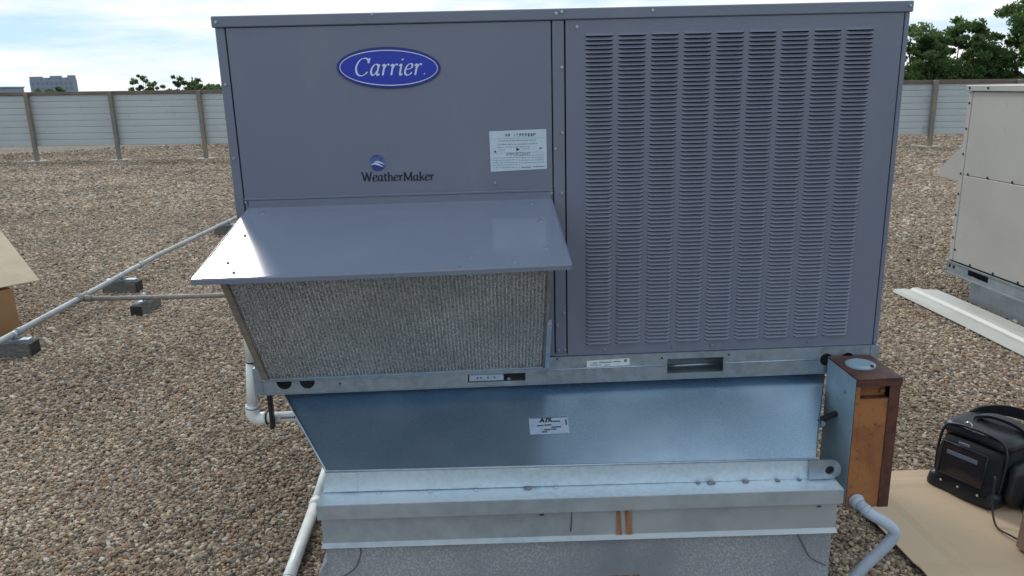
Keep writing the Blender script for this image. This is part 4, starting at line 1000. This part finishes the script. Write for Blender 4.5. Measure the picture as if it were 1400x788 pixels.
# ================================================================== CARDBOARD, BAG, CARTONS
def ground_stuff():
    # flattened cardboard under the bag: a thin two-ply sheet with a curled edge
    P0 = Vector((2.452, .765, .024)); P1 = Vector((3.85, .725, .028)); P2 = Vector((4.05, -.85, .024)); P3 = Vector((2.512, -.80, .024))
    nx, ny = 40, 44; V, Fc = [], []
    for j in range(ny + 1):
        for i in range(nx + 1):
            u, v = i / nx, j / ny
            p = P0.lerp(P1, u).lerp(P3.lerp(P2, u), v)
            p.z += .007 * (abs(((u * 3 + .13) % 1) - .5) < .06) + .006 * (abs(((v * 2.3 + .31) % 1) - .5) < .05) + .005 * math.sin(u * 5 + v * 3) + .004 * math.sin(v * 9) + .010 * max(0, .12 - u) / .12
            V.append(p)
    for j in range(ny):
        for i in range(nx):
            k = j * (nx + 1) + i; Fc.append((k, k + nx + 1, k + nx + 2, k + 1))
    k0 = len(V); V += [v - Vector((0, 0, .006)) for v in V]
    Fc += [tuple(k0 + i for i in reversed(f)) for f in Fc]
    rim = [i for i in range(nx + 1)] + [(j + 1) * (nx + 1) - 1 for j in range(1, ny + 1)] + [ny * (nx + 1) + i for i in range(nx - 1, -1, -1)] + [j * (nx + 1) for j in range(ny - 1, 0, -1)]
    for a, b in zip(rim, rim[1:] + rim[:1]): Fc.append((a, b, k0 + b, k0 + a))
    o = mesh('cardboard_sheet', V, Fc, 'cardboard', None, smooth=False); tag(o, 'flattened tan cardboard sheet on the gravel under the black bag', 'cardboard')

    # ---- tool bag
    th = thing('tool_bag', 'black fabric tool bag with a clear front pocket standing on the cardboard sheet', 'bag', (3.1, .58, .03))
    A = Vector((2.915, .640, .036)); X = Vector((.125, -.255, 0)).normalized(); Yv = Vector((-X.y, X.x, 0)); Zv = Vector((0, 0, 1))
    W, Dp, Hh = .300, .235, .315
    lean = .05
    def bp(x, y, z): return A + X * x + Yv * y + Zv * z + Yv * (lean * z / Hh)
    def soft(name, x0, x1, y0, y1, z0, z1, mat, parent, r=.03, bulge=.01, n=10, tilt=0.0, seed=0):
        """rounded, slightly sagging cloth block"""
        g = random.Random(seed); bm = bmesh.new(); bmesh.ops.create_cube(bm, size=2.0)
        bmesh.ops.subdivide_edges(bm, edges=list(bm.edges), cuts=n, use_grid_fill=True)
        hx, hy, hz = (x1 - x0) / 2, (y1 - y0) / 2, (z1 - z0) / 2
        rr = min(r, hx * .95, hy * .95, hz * .95)
        for v in bm.verts:
            c = v.co.copy(); q = Vector((c.x * hx, c.y * hy, c.z * hz))
            inn = Vector((max(-hx + rr, min(hx - rr, q.x)), max(-hy + rr, min(hy - rr, q.y)), max(-hz + rr, min(hz - rr, q.z))))
            d = q - inn
            if d.length > 1e-6: q = inn + d.normalized() * rr
            k = (1 - c.x ** 2) * (1 - c.z ** 2); q.y += bulge * k * (1 if c.y > 0 else -1)
            k = (1 - c.y ** 2) * (1 - c.z ** 2); q.x += bulge * k * (1 if c.x > 0 else -1)
            w = .004 * math.sin(31 * q.x + 17 * q.z + seed) + .003 * math.sin(47 * q.z - 23 * q.y + seed)
            q.y += w; q.x += w * .6
            v.co = bp((x0 + x1) / 2 + q.x, (y0 + y1) / 2 + q.y, (z0 + z1) / 2 + q.z + tilt * q.x)
        return from_bm(name, bm, mat, parent, smooth=True)
    soft('body', 0, W, 0, Dp, 0, Hh - .03, 'bag_fabric', th, .045, .012, 12, 0, 1)
    soft('lid', -.004, W + .006, -.012, Dp + .01, Hh - .075, Hh, 'bag_leather', th, .035, .008, 12, 0, 2)
    fp = soft('front_pocket', .022, W - .014, -.048, .02, .03, Hh - .065, 'bag_fabric', th, .03, .010, 12, 0, 3)
    soft('base_boot', -.008, W + .008, -.050, Dp + .008, -.008, .075, 'bag_leather', th, .03, .006, 12, 0, 4)
    # clear window in the pocket with its binding
    V, Fc = [], []; nw = 8
    for j in range(nw + 1):
        for i in range(nw + 1):
            u, v = i / nw, j / nw
            V.append(bp(.055 + .19 * u, -.0655 - .004 * math.sin(math.pi * u) * math.sin(math.pi * v), .095 + .135 * v))
    for j in range(nw):
        for i in range(nw): k = j * (nw + 1) + i; Fc.append((k, k + 1, k + nw + 2, k + nw + 1))
    k0 = len(V); V += [v + Yv * .003 for v in V]; Fc += [tuple(k0 + i for i in reversed(f)) for f in Fc]
    mesh('clear_window', V, Fc, 'bag_window', fp, smooth=True)
    loop = [bp(.05, -.066, .09), bp(.25, -.066, .09), bp(.25, -.066, .235), bp(.05, -.066, .235), bp(.05, -.066, .09)]
    tube('window_binding', loop, .0045, 'bag_leather', fp, 8)
    obox('tool_outline', bp(.075, -.071, .185), X * .14, Yv * .003, Zv * .02, 'ink_grey', fp, .001)
    obox('name_patch', bp(.115, -.068, .243), X * .05, Yv * .006, Zv * .013, 'ink_grey', fp, .002)
    # zip piping round the front
    pip = spline([bp(.004, -.006, .06), bp(-.002, -.010, .16), bp(.004, -.012, .255), bp(.04, -.016, .300), bp(.15, -.020, .312), bp(.26, -.016, .300), bp(.296, -.012, .255), bp(.302, -.010, .16), bp(.298, -.006, .06)], 8)
    tube('piping', pip, .006, 'bag_leather', th, 8)
    # buckle ring, carrying handle, shoulder strap
    ring = [bp(.115 + .017 * math.cos(t), -.020, .318 + .015 * math.sin(t)) for t in np.linspace(0, 2 * math.pi, 20)]
    tube('buckle_ring', ring, .0035, 'steel', th, 8)
    def band(name, pts, wdir, w, t, mat):
        S = [Vector(p) for p in spline(pts, 8)]; wd = Vector(wdir).normalized() * w / 2; V, Fc = [], []
        for i, p in enumerate(S):
            tg = (S[min(i + 1, len(S) - 1)] - S[max(i - 1, 0)]).normalized(); nn = tg.cross(wd).normalized() * t / 2
            V += [p + wd + nn, p - wd + nn, p - wd - nn, p + wd - nn]
        for i in range(len(S) - 1):
            for q in range(4): Fc.append((4 * i + q, 4 * i + (q + 1) % 4, 4 * i + 4 + (q + 1) % 4, 4 * i + 4 + q))
        Fc += [(3, 2, 1, 0), tuple(4 * (len(S) - 1) + q for q in range(4))]
        return mesh(name, V, Fc, mat, th, smooth=False)
    band('handle', [bp(.10, .09, .30), bp(.09, .10, .325), bp(.15, .115, .343), bp(.24, .12, .34), bp(.295, .12, .318), bp(.312, .11, .26)], Yv, .045, .014, 'bag_leather')
    band('shoulder_strap', [bp(.02, .15, .29), bp(.05, .20, .315), bp(.14, .25, .335), bp(.26, .27, .325), bp(.36, .25, .28), bp(.40, .20, .20), bp(.385, .14, .17)], Zv, .050, .010, 'bag_fabric')
    soft('side_pocket', W - .01, W + .07, .02, Dp - .01, .01, .21, 'bag_leather', th, .035, .012, 8, 0, 5)
    soft('loose_flap', W + .05, W + .21, .06, .20, -.006, .10, 'bag_fabric', th, .03, .012, 8, -.1, 6)
    for (x, z) in ((.07, .052), (.15, .052), (.24, .052)):
        tube('rivet', [bp(x, -.054, z), bp(x, -.062, z)], .006, 'steel', th, 8, False)
    # cable from the bag to the carton
    c = thing('cable', 'thin black cable hanging from the bag to the carton', 'cable', (3.0, .25, .03))
    pts = spline([(2.995, .335, .215), (2.975, .30, .10), (2.955, .235, .042), (2.965, .17, .040), (3.00, .115, .046), (3.06, .085, .13), (3.12, .09, .19)], 8)
    tube('cord', pts, .0042, 'black_plastic', c, 8)

    # ---- brown carton at the right edge
    t = thing('brown_carton', 'brown carton cut off by the lower right edge on the cardboard', 'carton', (3.08, 0.05, .03))
    a = Vector((2.945, .098, .033)); e1 = Vector((.012, -.33, 0)); e2 = Vector((.34, .015, 0)); h = Vector((.012, 0, .20))
    obox('wall', a, e1, e2, h, 'cardboard_pink', t, .004)
    obox('tape', a + h * 1.0 + e1 * .44 + Vector((0, 0, .0008)), e1 * .12, e2 * .98, Vector((0, 0, .001)), 'cardboard_pale', t)

    # ---- open carton at the left edge
    t = thing('open_carton', 'open cardboard box with a pale raised flap at the left edge', 'carton', (-3.4, 4.0, 0))
    c0 = Vector((-3.065, 3.735, .006)); f = Vector((-.50, -.62, 0)).normalized(); s = Vector((-.62, .50, 0)).normalized()
    Wc, Dc, Hc = .62, .50, .375
    # four walls, hollow
    def wall(o, e, th_, name='wall', mat='cardboard_shaded'): obox(name, o, e, th_, Vector((0, 0, Hc)), mat, t, .001)
    wall(c0, f * Wc, s * .006); wall(c0 + s * Dc, f * Wc, s * -.006)
    wall(c0 + s * .0065, s * (Dc - .013), f * .006); wall(c0 + s * .0065 + f * Wc, s * (Dc - .013), f * -.006)
    obox('bottom', c0 + f * .0065 + s * .0065 + Vector((0, 0, .002)), f * (Wc - .013), s * (Dc - .013), Vector((0, 0, .005)), 'cardboard_shaded', t)
    up = Vector((0, 0, Hc))
    # front flap folded out over the front wall, sloping
    out = -s
    def flap(o, e, d, mat):
        n = 8; V, Fc = [], []
        for j in range(n + 1):
            v = j / n
            for i in range(n + 1):
                u = i / n; p = o + e * u + d * v; p.z += .012 * math.sin(math.pi * v) + .006 * math.sin(9 * u) * v; V.append(p)
        for j in range(n):
            for i in range(n): k = j * (n + 1) + i; Fc.append((k, k + 1, k + n + 2, k + n + 1))
        k0 = len(V); V += [p - Vector((0, 0, .005)) for p in V]; Fc += [tuple(k0 + i for i in reversed(q)) for q in Fc]
        rim = list(range(n + 1)) + [(j + 1) * (n + 1) - 1 for j in range(1, n + 1)] + [n * (n + 1) + i for i in range(n - 1, -1, -1)] + [j * (n + 1) for j in range(n - 1, 0, -1)]
        for a_, b_ in zip(rim, rim[1:] + rim[:1]): Fc.append((a_, b_, k0 + b_, k0 + a_))
        mesh('flap', V, Fc, mat, t)
    P2 = Vector((-2.955, 3.939, .40)); P3 = Vector((-3.42, 4.31, .768))
    E = Vector((-.50, -.62, -.02))
    flap(P2, P3 - P2, E, 'cardboard_pale')  # pale tone carries the light falling on the flap
    flap(c0 + s * Dc + up, f * Wc, s * .16 + Vector((0, 0, .17)), 'cardboard_shaded')
ground_stuff()
